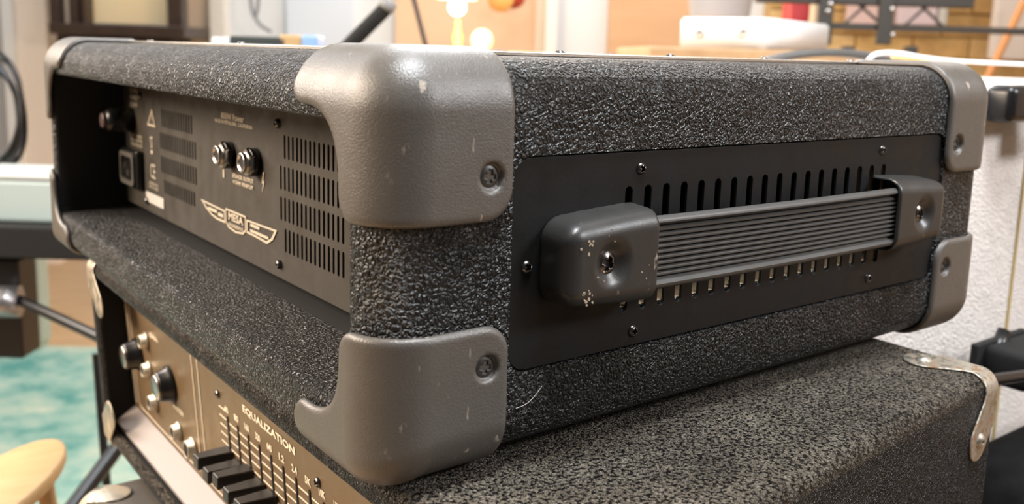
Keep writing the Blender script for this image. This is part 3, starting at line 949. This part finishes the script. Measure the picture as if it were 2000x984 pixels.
# rotary knobs
for (y, z, L_, r_) in ((417, -79, 11, 11), (342, -79, 10, 11.5)):
    p = LP(y, z); dr = Vector((-1, 0, -0.064))
    kn = lathe('knob', p, dr, [(0, (r_ + 1.5) * MM), (0.002, (r_ + 1.5) * MM), (0.003, r_ * MM), ((L_ - 1.5) * MM, (r_ - 1) * MM), (L_ * MM, (r_ - 2.2) * MM)], M_GLOSSBLACK, pan)
    lathe('knob_cap', p + dr * (L_ * MM), dr, [(0, (r_ - 2.4) * MM), (0.0006, (r_ - 2.6) * MM), (0.0009, (r_ - 3.4) * MM)], M_STEEL, kn, label='polished steel cap')
for (y, z, r_, nm) in ((392, -62, 5.2, 'input_jack'), (392, -84, 5.2, 'input_jack'), (384, -106, 5.6, 'input_jack'), (333, -110, 5.4, 'input_jack'), (305, -112, 6.4, 'input_jack')):
    p = LP(y, z); dr = Vector((-1, 0, 0))
    jk = lathe(nm, p, dr, [(0, (r_ + 1.6) * MM), (0.0012, (r_ + 1.6) * MM), (0.0016, r_ * MM), (0.005, r_ * MM), (0.0053, (r_ - 1.6) * MM), (0.002, (r_ - 2) * MM)], M_NICKEL, pan)
    cylobj('jack_hole', p + dr * 0.002, p + dr * 0.0051, (r_ - 2) * MM, M_BLACK, jk)
text('lettering', 'GAIN', -0.372, -0.054, 0.0035, 0.018, LPW, M_PP, pan, 0.03)
text('lettering', 'MASTER', -0.330, -0.0935, 0.0035, 0.022, LPW, M_PP, pan, 0.03)
text('lettering', 'INPUT', -0.370, -0.0945, 0.0035, 0.016, LPW, M_PP, pan, 0.03)
inst('screw', SCREW_SMALL, LP(246, -55, 0.2), (0, -math.pi / 2, 0), pan)
inst('screw', SCREW_SMALL, LP(112, -56, 0.2), (0, -math.pi / 2, 0), pan)
inst('screw', SCREW_SMALL, LP(438, -42, 0.2), (0, -math.pi / 2, 0), pan)


# rusted metal corners
def mcorner_sdf(R):
    def f(x, y, z):
        d = sd_octant(x, y, z, R)

        def cap(ax, ay, az, bx, by, bz, r):
            p = np.stack([x - ax, y - ay, z - az]); b = np.array([bx - ax, by - ay, bz - az], float)
            t_ = np.clip(sum(p[i] * b[i] for i in range(3)) / (b @ b), 0, 1)
            return np.sqrt(sum((p[i] - b[i] * t_) ** 2 for i in range(3))) - r
        reg = smin(smin(cap(2, 2, 2, 24, 33, 0, 11), cap(2, 2, 2, 26, 0, 32, 11), 7), cap(2, 2, 2, 0, 30, 30, 11), 7)
        reg = smin(reg, np.sqrt((x - 1) ** 2 + (y - 1) ** 2 + (z - 1) ** 2) - 20, 6)
        o_ = smax(d - 1.3, reg, 0.6)
        return smax(o_, -(d - 0.1), 0.2)
    return f


mv, mf = nets(mcorner_sdf(9.0), (-3, -3, -3), (39, 46, 45), 0.6)
RIV = screw_mesh('rivet_head', 9.0, 2.4, 3.0, M_RUST)
for (mx, my, mz) in ((1, 0, 1), (0, 1, 1), (0, 1, 0), (0, 0, 1)):
    q = mv.copy()
    q[:, 0] = LX1 - q[:, 0] if mx else LX0 + q[:, 0]
    q[:, 1] = LY1 - q[:, 1] if my else LY0 + q[:, 1]
    q[:, 2] = LZ1 - q[:, 2] if mz else LZ0 + q[:, 2]
    a, b, c = lwarp(q[:, 0], q[:, 1], q[:, 2]); q = np.stack([a, b, c], 1)
    f = mf[:, ::-1] if (mx + my + mz) % 2 else mf
    o = obj('corner_protector', mesh_from('corner_protector', q * MM, f, M_RUST if mx else M_NICKEL), low, label='rusted nickel corner' if mx else None)
    P_ = lambda x, y, z: Vector(lwarp(LX1 - x if mx else LX0 + x, LY1 - y if my else LY0 + y, LZ1 - z if mz else LZ0 + z)) * MM
    if mz: inst('rivet', RIV, P_(24, 33, -1.2), (0, 0, 0.4), o)
    if not my: inst('rivet', RIV, P_(26, -1.2, 32), (math.pi / 2, 0.3, 0), o)

# ================================================================== CABINET UNDER THE STACK
cab = thing('speaker_cabinet', 'dusty grey speaker cabinet with a metal corner at the bottom of the stack', 'speaker', (0.16, 0.1, FLOOR_W + 0.148))
me = shell('cabinet', -22, 360, -120, 412, (FLOOR_W + CAM_C[2]) * 1000, -166, 22, 25, 6, 0, plastic('dusty_grey_vinyl', (0.10, 0.088, 0.078), 0.4, scratch=False), cab)
obj('cabinet', me, cab)
mv2, mf2 = nets(mcorner_sdf(22.0), (-3, -3, -3), (44, 46, 43), 0.9)
q = mv2.copy(); q[:, 0] = -22 + q[:, 0]; q[:, 1] = 412 - q[:, 1]; q[:, 2] = -166 - q[:, 2]
obj('corner_protector', mesh_from('corner_protector', q * MM, mf2, M_NICKEL), cab)

# ================================================================== RIGHT: WHITE CABINET BEHIND
wc = thing('speaker_cabinet', 'white grained speaker cabinet with gold piping behind the amplifiers', 'speaker', (0.85, 0.40, FLOOR_W + 0.148))
WZ1 = 134.0
bm = bmesh.new(); box(bm, (0.480, 0.105, FLOOR_W + 0.148), (1.13, 0.70, WZ1 * MM), 0.012, 4)
obj('cabinet', bm, wc, M_WHITEVINYL, True)

exec_objects = True
# piping on the visible upright
pb0 = (0.0, 0.0)


def on_y(px, py, y):
    d = CAM_R.T @ np.array([(px - CX) / F_PX, (py - CY) / F_PX, 1.0]); k = (y - CAM_C[1]) / d[1]
    return Vector(CAM_C + d * k)


a = on_y(1998, 300, 0.104); b = on_y(1968, 690, 0.104); xm = (a.x + b.x) / 2
tube('piping', [(xm, 0.1045, -0.9), (xm, 0.1045, WZ1 * MM - 0.012)], 0.0016, M_TRIMGOLD, wc)
# strap handle end on its face
a = on_y(1935, 165, 0.10); b = on_y(1990, 235, 0.10)
bm = bmesh.new(); box(bm, (a.x, 0.080, b.z), (b.x, 0.105, a.z), 0.007, 4)
hd = obj('handle', bm, wc, M_GLOSSBLACK, True)
bm = bmesh.new(); box(bm, (b.x - 0.006, 0.070, b.z - 0.012), (b.x + 0.10, 0.084, a.z - 0.003), 0.006, 3)
obj('strap', bm, hd, M_GLOSSBLACK, True)
# a long arched top handle of the white cabinet
def on_z(px, py, z):
    d = CAM_R.T @ np.array([(px - CX) / F_PX, (py - CY) / F_PX, 1.0]); k = (z - CAM_C[2]) / d[2]
    return Vector(CAM_C + d * k)


pts = []
for i in range(13):
    s = i / 12; u0, w0 = rp(1478, 120, 1.02); u1, w1 = rp(1780, 122, 1.02)
    pts.append(room(u0 + (u1 - u0) * s, 1.02, -0.006 + 0.0150 * math.sin(math.pi * s) ** 0.7))
bm = bmesh.new(); rings_ = []
for p in pts:
    rr = []
    for dv, dz in ((-.016, -.0035), (-.016, .0025), (-.008, .0045), (.008, .0045), (.016, .0025), (.016, -.0035)):
        rr.append(bm.verts.new(p + Vector(HV) * dv + Vector((0, 0, dz))))
    rings_.append(rr)
for i in range(12):
    for k in range(6): bm.faces.new((rings_[i][k], rings_[i][(k + 1) % 6], rings_[i + 1][(k + 1) % 6], rings_[i + 1][k]))
bm.faces.new(rings_[0]); bm.faces.new(rings_[-1][::-1]); bmesh.ops.recalc_face_normals(bm, faces=bm.faces)
ho = obj('carry_strap', bm, wc, M_STRAP, True, 'arched dark carrying strap')
# cable on top
cp = [onroom(1690, 128, 0.86), onroom(1700, 108, 0.86), onroom(1725, 102, 0.87), onroom(1765, 104, 0.88), onroom(1800, 112, 0.90), onroom(1880, 121, 0.94), onroom(2010, 126, 0.98)]
o = tube('cable', cp, 0.0022, M_WHITE); tag(o, 'thin white cable looping over the white cabinet', 'cable')
o = pxbox('pencil', 1745, 112, 1885, 119, 0.95, 0.958, mat('golden_wood', (0.85, 0.58, 0.22), 0.5), bev=0.001, tilt=0.03)
tag(o, 'thin golden wooden strip lying on the white cabinet', 'strip')

# ================================================================== small white box amp on a wooden table
tb = thing('table', 'tan wooden table behind the stack carrying the white box', 'table', onroom(1500, 500, 1.7))
u0, _ = rp(1270, 100, 1.5); u1, _ = rp(1790, 100, 1.5); _, wt = rp(1480, 115, 1.5)
M_TAN = wood('tan_table', (0.46, 0.29, 0.15), (0.38, 0.23, 0.11))
wt2 = rp(1560, 99, 1.56)[1]
robj('tabletop', (u0, u1, 1.5, 2.0, wt2 - 0.03, wt2), M_TAN, tb, bev=0.004)
for (a_, b_) in ((u0 + .03, 1.53), (u1 - .06, 1.53), (u0 + .03, 1.94), (u1 - .06, 1.94)):
    robj('leg', (a_, a_ + .03, b_, b_ + .03, FLOOR_W, wt2 - 0.03), M_TAN, tb)
wb = thing('white_box', 'small white enclosure with two steel screws standing on the tan table', 'box', room(*(lambda c: (c[0], 1.6, wt2))(rp(1470, 100, 1.6))))
# oriented so two faces show: corner at px 1497
cA = onroom(1497, 75, 1.52); lft = onroom(1326, 75, 1.60); rgt = onroom(1619, 75, 1.72)
z0b = room(0, 1.5, wt2).z; z1b = onroom(1497, 34, 1.52).z
A = Vector((cA.x, cA.y)); L = Vector((lft.x, lft.y)); Rr = Vector((rgt.x, rgt.y))
quad = [A, L, L + (Rr - A), Rr]
bm = bmesh.new()
vb = [bm.verts.new((p.x, p.y, z0b)) for p in quad]; vt = [bm.verts.new((p.x, p.y, z1b)) for p in quad]
bm.faces.new(vb); bm.faces.new(vt)
for i in range(4): bm.faces.new((vb[i], vb[(i + 1) % 4], vt[(i + 1) % 4], vt[i]))
bmesh.ops.recalc_face_normals(bm, faces=bm.faces)
bmesh.ops.bevel(bm, geom=list(bm.edges), offset=0.004, segments=3, affect='EDGES')
obj('enclosure', bm, wb, mat('white_enamel', (0.84, 0.84, 0.85), 0.4), True)
nrm = (L - A).normalized(); nn = Vector((-(nrm.y), nrm.x, 0)); 
if nn.dot(Vector((A.x, A.y, 0)) - Vector((CAM_C[0], CAM_C[1], 0))) > 0: nn = -nn
for (px_, ) in ((1367,), (1452,)):
    s = (1497 - px_) / (1497 - 1326); pt = A + (L - A) * s
    zc_ = onroom(px_, 63, 1.55).z
    lathe('screw', Vector((pt.x, pt.y, zc_)) - nn * 0.0005, nn, [(0, 0.0085), (0.002, 0.0085), (0.0035, 0.006), (0.0038, 0.0035), (0.0018, 0.0028)], M_STEEL, wb)
    lathe('screw_recess', Vector((pt.x, pt.y, zc_)) + nn * 0.0012, nn, [(0, 0.0028), (0.002, 0.0028)], M_BLACK, wb)

# ================================================================== black steel rack in front of the brick wall
rk = thing('metal_rack', 'black steel wire rack standing before the yellow brick wall', 'rack', onroom(1700, 700, 2.6))
M_RACK = mat('rack_steel', (0.085, 0.08, 0.075), 0.45, 0.3)
pxbox('top_rail', 1480, -14, 1905, 10, 2.6, 2.64, M_RACK, rk, bev=0.004)
for x in (1625, 1744, 2090): pxbox('post', x - 15, -300, x + 15, 88, 2.585, 2.60, M_RACK, rk, bev=0.004)
for x in (1625, 1744, 2090): pxbox('post', x - 11, 89, x + 11, 900, 2.6, 2.63, M_RACK, rk, bev=0.004)
pxbox('lower_rail', 1600, 52, 2200, 65, 2.60, 2.63, M_RACK, rk, bev=0.003)
for (a_, b_) in (((1640, 55), (1700, 2)), ((1670, 2), (1735, 60)), ((1755, 60), (1822, 2)), ((1790, 2), (1850, 60))):
    tube('brace', [onroom(*a_, 2.62), onroom(*b_, 2.62)], 0.004, M_RACK, rk)
for (x, y) in ((1622, 8), (1743, 18), (1744, 68), (1617, 22)):
    p = onroom(x, y, 2.583); lathe('bolt', p, -Vector(HV), [(0, 0.008), (0.003, 0.007), (0.004, 0.004)], M_STEEL, rk)
o = pxbox('red_box', 1545, -30, 1585, 44, 2.9, 3.0, mat('red_plastic', (0.62, 0.05, 0.06), 0.4), bev=0.01)
_ = tag(o, 'red case standing behind the black rack', 'box')
def cloth_board(name, x0, x1, y0, y1, m, label, cat='board', v=4.30):
    o = pxbox(name, x0, y0, x1, y1, v, v + 0.05, m, bev=0.006); tag(o, label, cat)
M_PINK = mat('dusty_pink', (0.62, 0.46, 0.44), 0.7)
cloth_board('framed_picture', 1660, 1722, -60, 49, M_PINK, 'dusty pink picture on the brick wall between the first two rack posts', 'picture', 4.40)
cloth_board('framed_picture', 1758, 1834, -60, 49, mat('mauve', (0.60, 0.50, 0.54), 0.7), 'mauve picture on the brick wall right of the middle rack post', 'picture', 4.40)
cloth_board('grey_strip', 1842, 1856, -80, 50, mat('grey_paint', (0.50, 0.49, 0.46), 0.6), 'narrow upright grey board beside the mauve picture', 'board', 4.38)
cloth_board('beige_post', 1592, 1608, -60, 46, mat('pale_post', (0.82, 0.70, 0.52), 0.6), 'slim pale upright post behind the left rack post', 'post', 3.1)
cloth_board('leaning_board', 1950, 2120, -120, 118, mat('pale_panel', (0.66, 0.60, 0.56), 0.6), 'pale upright board at the right edge before the brick wall', 'board', 4.2)
tube('guitar_neck', [onroom(2000, 2, 4.0), to_floor(onroom(2000, 2, 4.0), onroom(1940, 128, 4.0))], 0.016, mat('orange_wood', (0.72, 0.33, 0.12), 0.4))
tag(bpy.data.objects['guitar_neck'], 'leaning orange wooden neck at the right before the brick wall', 'pole')
# white bucket / lamp above the box
p0 = onroom(1405, 36, 2.4)
o = lathe('bucket', p0, (0, 0, 1), [(0, 0.070), (0.004, 0.074), (0.25, 0.105), (0.255, 0.108), (0.26, 0.104)], mat('white_bucket', (0.66, 0.66, 0.70), 0.45))
tag(o, 'white tapered bucket above the white box', 'bucket')
ust, wst = rp(1405, 36, 2.4)
sh_ = thing('side_table', 'plain tan side table that carries the white bucket', 'table', room(ust, 2.4, FLOOR_W))
robj('tabletop', (ust - .075, ust + .085, 2.3, 2.5, wst - 0.03, wst), M_TAN, sh_, bev=0.004)
for du in (-.07, .055):
    for v_ in (2.31, 2.46): robj('leg', (ust + du, ust + du + .025, v_, v_ + .03, FLOOR_W, wst - 0.03), M_TAN, sh_)

# ================================================================== dark bag, bracket and rod at lower right
M_BAG = plastic('black_bag_fabric', (0.004, 0.004, 0.004), 0.7, spec=0.15, scratch=False, bumpiness=0.5, scale=300)
bag = thing('gig_bag', 'soft black bag in the lower right corner beside the stack', 'bag', (0.72, 0.02, -0.5))


def bag_sdf(x, y, z):
    b = sd_box(x, y, z + 0.10 * x * 0, (-160, -90, -180), (200, 80, 170), 60)
    return b + 4 * np.sin(x * 0.04 + 1) * np.cos(z * 0.03)


bv, bf = nets(bag_sdf, (-175, -105, -195), (215, 95, 185), 9)
bv = bv + np.array([640, -20, -290 + 0.0])
obj('bag_body', mesh_from('bag_body', bv * MM, bf, M_BAG), bag)
a = on_y(1936, 742, 0.02); b = on_y(2040, 728, 0.02)
o = tube('rod', [a, b], 0.0042, M_GLOSSBLACK); tag(o, 'straight black rod crossing the lower right above the bag', 'rod')
br = thing('stand_bracket', 'black folded stand bracket in front of the white cabinet', 'bracket', on_y(1930, 720, 0.07))
a = on_y(1900, 672, 0.07); b = on_y(1985, 735, 0.07)
bm = bmesh.new(); box(bm, (a.x, 0.066, b.z), (b.x, 0.072, a.z), 0.0015); obj('plate', bm, br, M_BLACK, False)
cylobj('lug', on_y(1935, 715, 0.066), on_y(1962, 645, 0.066), 0.0055, M_GLOSSBLACK, br)
bm = bmesh.new(); a = on_y(1985, 690, 0.05); box(bm, (a.x - .02, 0.03, a.z - 0.025), (a.x + 0.12, 0.068, a.z + 0.006), 0.006); obj('jaw', bm, br, M_BLACK, True)

# ================================================================== LEFT BACKGROUND
# shelving cabinet with cream panel
sh = thing('display_cabinet', 'dark framed cabinet with a large cream panel at the upper left', 'cabinet', onroom(225, 88, 4.3))
M_DK = wood('dark_walnut', (0.055, 0.032, 0.022), (0.035, 0.02, 0.014), 0.4)
pxbox('panel', 163, -260, 327, 46, 4.30, 4.33, mat('cream_cloth', (0.88, 0.70, 0.43), 0.7), sh)
for (x0, x1, n_) in ((90, 106, 'post'), (128, 146, 'post'), (152, 162, 'post'), (322, 352, 'post')):
    pxbox(n_, x0, -260, x1, 60, 4.22, 4.30, M_DK, sh, bev=0.004)
pxbox('filler', 106, -260, 129, 52, 4.29, 4.31, mat('peach_card', (0.88, 0.66, 0.50), 0.6), sh)
pxbox('shelf', 95, 48, 360, 70, 4.16, 4.60, M_DK, sh, bev=0.004)
pxbox('bracket', 110, 70, 335, 84, 4.30, 4.60, M_DK, sh, bev=0.004)
# cable coil on the left
coil = thing('cable_coil', 'bundle of dark cables hanging in loops at the left edge', 'cable', onroom(-10, 330, 1.9))
for k in range(7):
    c0 = onroom(-6 + rnd.uniform(-8, 8), 228 + rnd.uniform(-12, 12), 1.9 + 0.012 * k)
    R0 = 0.050 + 0.004 * k; pts = []
    for i in range(12):
        a = 2 * math.pi * i / 12
        pts.append(c0 + Vector(RV) * (R0 * math.cos(a) * 0.85) + Vector((0, 0, R0 * 1.75 * math.sin(a))) + Vector(HV) * 0.01 * math.sin(2 * a + k))
    tube('loop', pts, 0.0042, mat('cable_grey', (0.07, 0.075, 0.09), 0.35) if k % 2 else M_GLOSSBLACK, coil, closed=True)
tube('hook', [onroom(-20, 80, 1.95), onroom(-20, 130, 1.93)], 0.006, M_STEEL, coil)
# pale keyboard case and dark case under it
o = thing('equipment_case', 'pale mint equipment case on the black table at the left', 'case', onroom(50, 436, 1.5))
pxbox('body', -90, 352, 128, 434, 1.5, 1.62, mat('mint_white', (0.46, 0.56, 0.55), 0.4), o, bev=0.006)
pxbox('lid', -92, 342, 126, 351, 1.5, 1.64, mat('mint_lid', (0.50, 0.54, 0.53), 0.35), o, bev=0.002)
tbk = thing('stage_table', 'black equipment table holding the pale mint case', 'table', onroom(60, 600, 1.5))
pxbox('tabletop', -165, 442, 200, 505, 1.47, 1.95, M_BLACK, tbk, bev=0.004)
pxbox('post', -30, 506, 40, 700, 1.50, 1.56, M_GLOSSBLACK, tbk, bev=0.004)
robj('leg', (rp(-150, 506, 1.5)[0], rp(-110, 506, 1.5)[0], 1.50, 1.54, FLOOR_W + 0.013, rp(-50, 506, 1.5)[1]), M_GLOSSBLACK, tbk, bev=0.004)
c = onroom(-20, 590, 1.46)
cylobj('clamp', c, onroom(40, 588, 1.47), 0.026, mat('grey_metal', (0.30, 0.29, 0.30), 0.3, 0.8), tbk)
tube('brace', [onroom(36, 585, 1.47), onroom(215, 668, 1.30)], 0.0085, M_GLOSSBLACK, tbk)
tube('leg', [onroom(232, 870, 1.25), to_floor(onroom(232, 870, 1.25), onroom(128, 1010, 1.12))], 0.011, M_GLOSSBLACK, tbk)
tube('leg', [onroom(188, 690, 1.3), to_floor(onroom(188, 690, 1.3), onroom(205, 900, 1.27))], 0.006, M_GLOSSBLACK, tbk)
# floor amp, rounded grey frame
fa = thing('practice_amplifier', 'grey green edged practice amplifier on the rug at the left', 'amplifier', onroom(20, 690, 2.0))
pxbox('body', -60, 502, 58, 668, 2.0, 2.06, mat('dark_grille', (0.03, 0.03, 0.03), 0.6), fa, bev=0.01)
pxbox('frame_side', 60, 498, 76, 672, 1.98, 2.03, mat('grey_green', (0.42, 0.50, 0.45), 0.4), fa, bev=0.006)
pxbox('frame_bottom', -60, 668, 76, 684, 1.98, 2.03, MATS['grey_green'], fa, bev=0.006)
u0, w0 = rp(10, 684, 2.0)
# oval wooden stool seat
st = thing('stool', 'round pale wooden stool seat in the lower left corner', 'stool', onroom(10, 984, 0.8))
c = onroom(-12, 950, 0.80); vs, fs = [], []; SEG = 40
for j, (s, dz) in enumerate(((0.0, 0.0), (0.93, 0.0), (0.98, -0.0012), (1.0, -0.005), (1.0, -0.011), (0.97, -0.014), (0.0, -0.014))):
    for k in range(SEG):
        a = 2 * math.pi * k / SEG
        vs.append(c + Vector(RV) * (0.040 * s * math.cos(a)) + Vector(HV) * (0.112 * s * math.sin(a)) + Vector((0, 0, dz)))
for j in range(6):
    for k in range(SEG): fs.append((j * SEG + k, j * SEG + (k + 1) % SEG, (j + 1) * SEG + (k + 1) % SEG, (j + 1) * SEG + k))
obj('seat', mesh_from('seat', vs, fs, wood('pale_maple', (0.60, 0.40, 0.20), (0.53, 0.34, 0.16), 0.4, (1, 6, 6), 20)), st)
for (du, dv) in ((-.02, -.04), (.02, -.04), (-.02, .05), (.02, .05)):
    tube('leg', [c + Vector(RV) * du + Vector(HV) * dv - Vector((0, 0, .013)), Vector((*(c + Vector(RV) * du * 3 + Vector(HV) * dv * 2).xy, FLOOR_W + CAM_C[2]))], 0.008, MATS['pale_maple'], st)

# ================================================================== CENTRE BACKGROUND
mb = thing('boom_stand', 'thick black boom tube pointing up right just above the amplifier', 'stand', room(rp(640, 130, 1.5)[0], 1.5, FLOOR_W))
tube('boom', [onroom(640, 130, 1.5), onroom(760, 10, 1.5)], 0.012, M_BLACK, mb)
tube('pole', [onroom(648, 122, 1.5), Vector((*onroom(648, 122, 1.5).xy, FLOOR_W + CAM_C[2]))], 0.009, M_BLACK, mb)
cylobj('base', Vector((*onroom(648, 122, 1.5).xy, FLOOR_W + CAM_C[2])), Vector((*onroom(648, 122, 1.5).xy, FLOOR_W + CAM_C[2] + 0.015)), 0.12, M_BLACK, mb)
cylobj('end_cap', onroom(752, 18, 1.5), onroom(763, 2, 1.5), 0.0135, mat('grey_cap', (0.25, 0.25, 0.25), 0.4), mb)
o = tube('stand_pole', [to_floor(onroom(806, -10, 2.2), onroom(860, 200, 2.2)), onroom(806, -10, 2.2)], 0.006, mat('dull_pole', (0.09, 0.07, 0.06), 0.5)); tag(o, 'thin dark leaning pole before the warm lit wall', 'pole')
tube('wall_cable', [onroom(488, -30, 4.4), onroom(490, 20, 4.4), onroom(502, 40, 4.4), onroom(510, 52, 4.4), onroom(530, 62, 4.4)], 0.008, mat('cable_blue', (0.20, 0.22, 0.25), 0.5))
tube('wall_cable', [onroom(505, -30, 4.42), onroom(506, 18, 4.42), onroom(498, 36, 4.42)], 0.008, MATS['cable_blue'])
tag(bpy.data.objects['wall_cable'], 'dark cable hanging on the white wall, the longer strand', 'cable')
tag(bpy.data.objects['wall_cable.001'], 'dark cable hanging on the white wall, the short right strand', 'cable')
# table lamp
lp = thing('table_lamp', 'glowing table lamp on a wooden stem against the peach wall', 'lamp', onroom(893, 92, 3.6))
ctr = onroom(893, 22, 3.6)
lathe('lamp_shade', onroom(893, -2, 3.6), (0, 0, 1), [(0, 0.075), (0.10, 0.055)], mat('shade', (1, 0.8, 0.5), 0.6, emit=(1.0, 0.80, 0.50), estr=3.2), lp)
bm = bmesh.new(); bmesh.ops.create_uvsphere(bm, u_segments=20, v_segments=12, radius=0.032, matrix=Matrix.Translation(onroom(893, 14, 3.6)))
obj('bulb', bm, lp, mat('bulb', (1, 0.9, 0.7), 0.5, emit=(1.0, 0.85, 0.6), estr=9.0), True)
lathe('stem', onroom(893, 100, 3.6), (0, 0, 1), [(0, 0.03), (0.012, 0.03), (0.02, 0.014), (0.05, 0.022), (0.08, 0.012), (0.12, 0.008)], mat('lamp_stem', (0.72, 0.36, 0.14), 0.5), lp)
pl_ = bpy.data.lights.new('lamp_glow', 'POINT'); pl_.energy = 14; pl_.color = (1.0, 0.72, 0.40); pl_.shadow_soft_size = 0.08
po = bpy.data.objects.new('lamp_glow', pl_); COL.objects.link(po); po.location = onroom(893, 22, 3.35)
sd = thing('sideboard', 'low cream sideboard under the glowing lamp', 'sideboard', onroom(920, 300, 3.6))
pxbox('top', 790, 100, 1075, 112, 3.4, 3.85, mat('cream_board', (0.85, 0.66, 0.45), 0.5), sd, bev=0.004)
pxbox('body', 800, 112, 1068, 620, 3.44, 3.82, MATS['cream_board'], sd)
bm = bmesh.new(); bmesh.ops.create_uvsphere(bm, u_segments=24, v_segments=14, radius=0.043, matrix=Matrix.Translation(onroom(942, 79, 3.62)))
o = obj('globe', bm, None, mat('pale_glass', (0.92, 0.78, 0.58), 0.4), True); tag(o, 'pale round globe beside the glowing lamp', 'ornament')
for nm, px_, py_, r_, m_, lb in (('wooden_disc', 978, -2, 0.046, mat('disc_orange', (0.86, 0.46, 0.14), 0.5), 'round orange wooden disc hanging on the peach wall'),
                                 ('red_disc', 1003, -6, 0.042, mat('disc_red', (0.45, 0.06, 0.03), 0.4), 'dark red disc behind the orange one on the peach wall')):
    v_ = 4.35 if nm == 'wooden_disc' else 4.45
    o = lathe(nm, onroom(px_, py_, v_), -Vector(HV), [(0, r_ * 1.25), (0.01, r_ * 1.3), (0.02, r_ * 1.2)], m_); tag(o, lb, 'disc')
# blurred gear behind the top edge of the amplifier
dk = thing('desk', 'grey desk with small gear on it, its edge just over the amplifier top', 'desk', room(rp(740, 84, 1.6)[0], 1.78, FLOOR_W))
du0, du1, dw = rp(395, 84, 1.6)[0], rp(1080, 84, 1.6)[0], rp(600, 99, 1.6)[1]
robj('desktop', (du0, du1, 1.6, 1.95, dw - 0.02, dw), mat('grey_desk', (0.35, 0.36, 0.36), 0.3), dk, bev=0.003)
for a_ in (du0 + 0.02, du1 - 0.05):
    for b_ in (1.63, 1.90): robj('leg', (a_, a_ + 0.025, b_, b_ + 0.025, FLOOR_W, dw - 0.02), M_RACK, dk)
for nm, x0, x1, y0, y1, c_, lb, cat in (
        ('adapter', 412, 448, 73, 98, (0.75, 0.80, 0.84), 'pale blue grey adapter at the left end of the desk', 'adapter'),
        ('black_tray', 447, 560, 71, 98, (0.05, 0.06, 0.06), 'flat dark tray lying on the desk', 'tray'),
        ('tan_block', 545, 588, 68, 98, (0.55, 0.38, 0.20), 'small tan block on the desk beside the blue one', 'block'),
        ('blue_block', 588, 620, 69, 98, (0.30, 0.48, 0.80), 'small light blue block on the desk', 'block')):
    o = pxbox(nm, x0, y0, x1, y1, 1.62, 1.68, mat(nm + '_m', c_, 0.3), bev=0.004); tag(o, lb, cat)
o = pxbox('grey_case', 960, 103, 1068, 112, 1.62, 1.68, mat('grey_case_m', (0.28, 0.29, 0.28), 0.4), bev=0.004); tag(o, 'small grey rounded case just behind the near corner guard', 'case')
ho_ = bpy.data.objects

tube('fibre', [(0.060, -0.0005, 0.012), (0.064, -0.0012, 0.0125), (0.069, -0.0008, 0.0150), (0.073, -0.0004, 0.0185)], 0.00012, M_LABEL)
tag(bpy.data.objects['fibre'], 'single pale hair stuck on the grained vinyl beside the near bottom corner guard', 'hair')
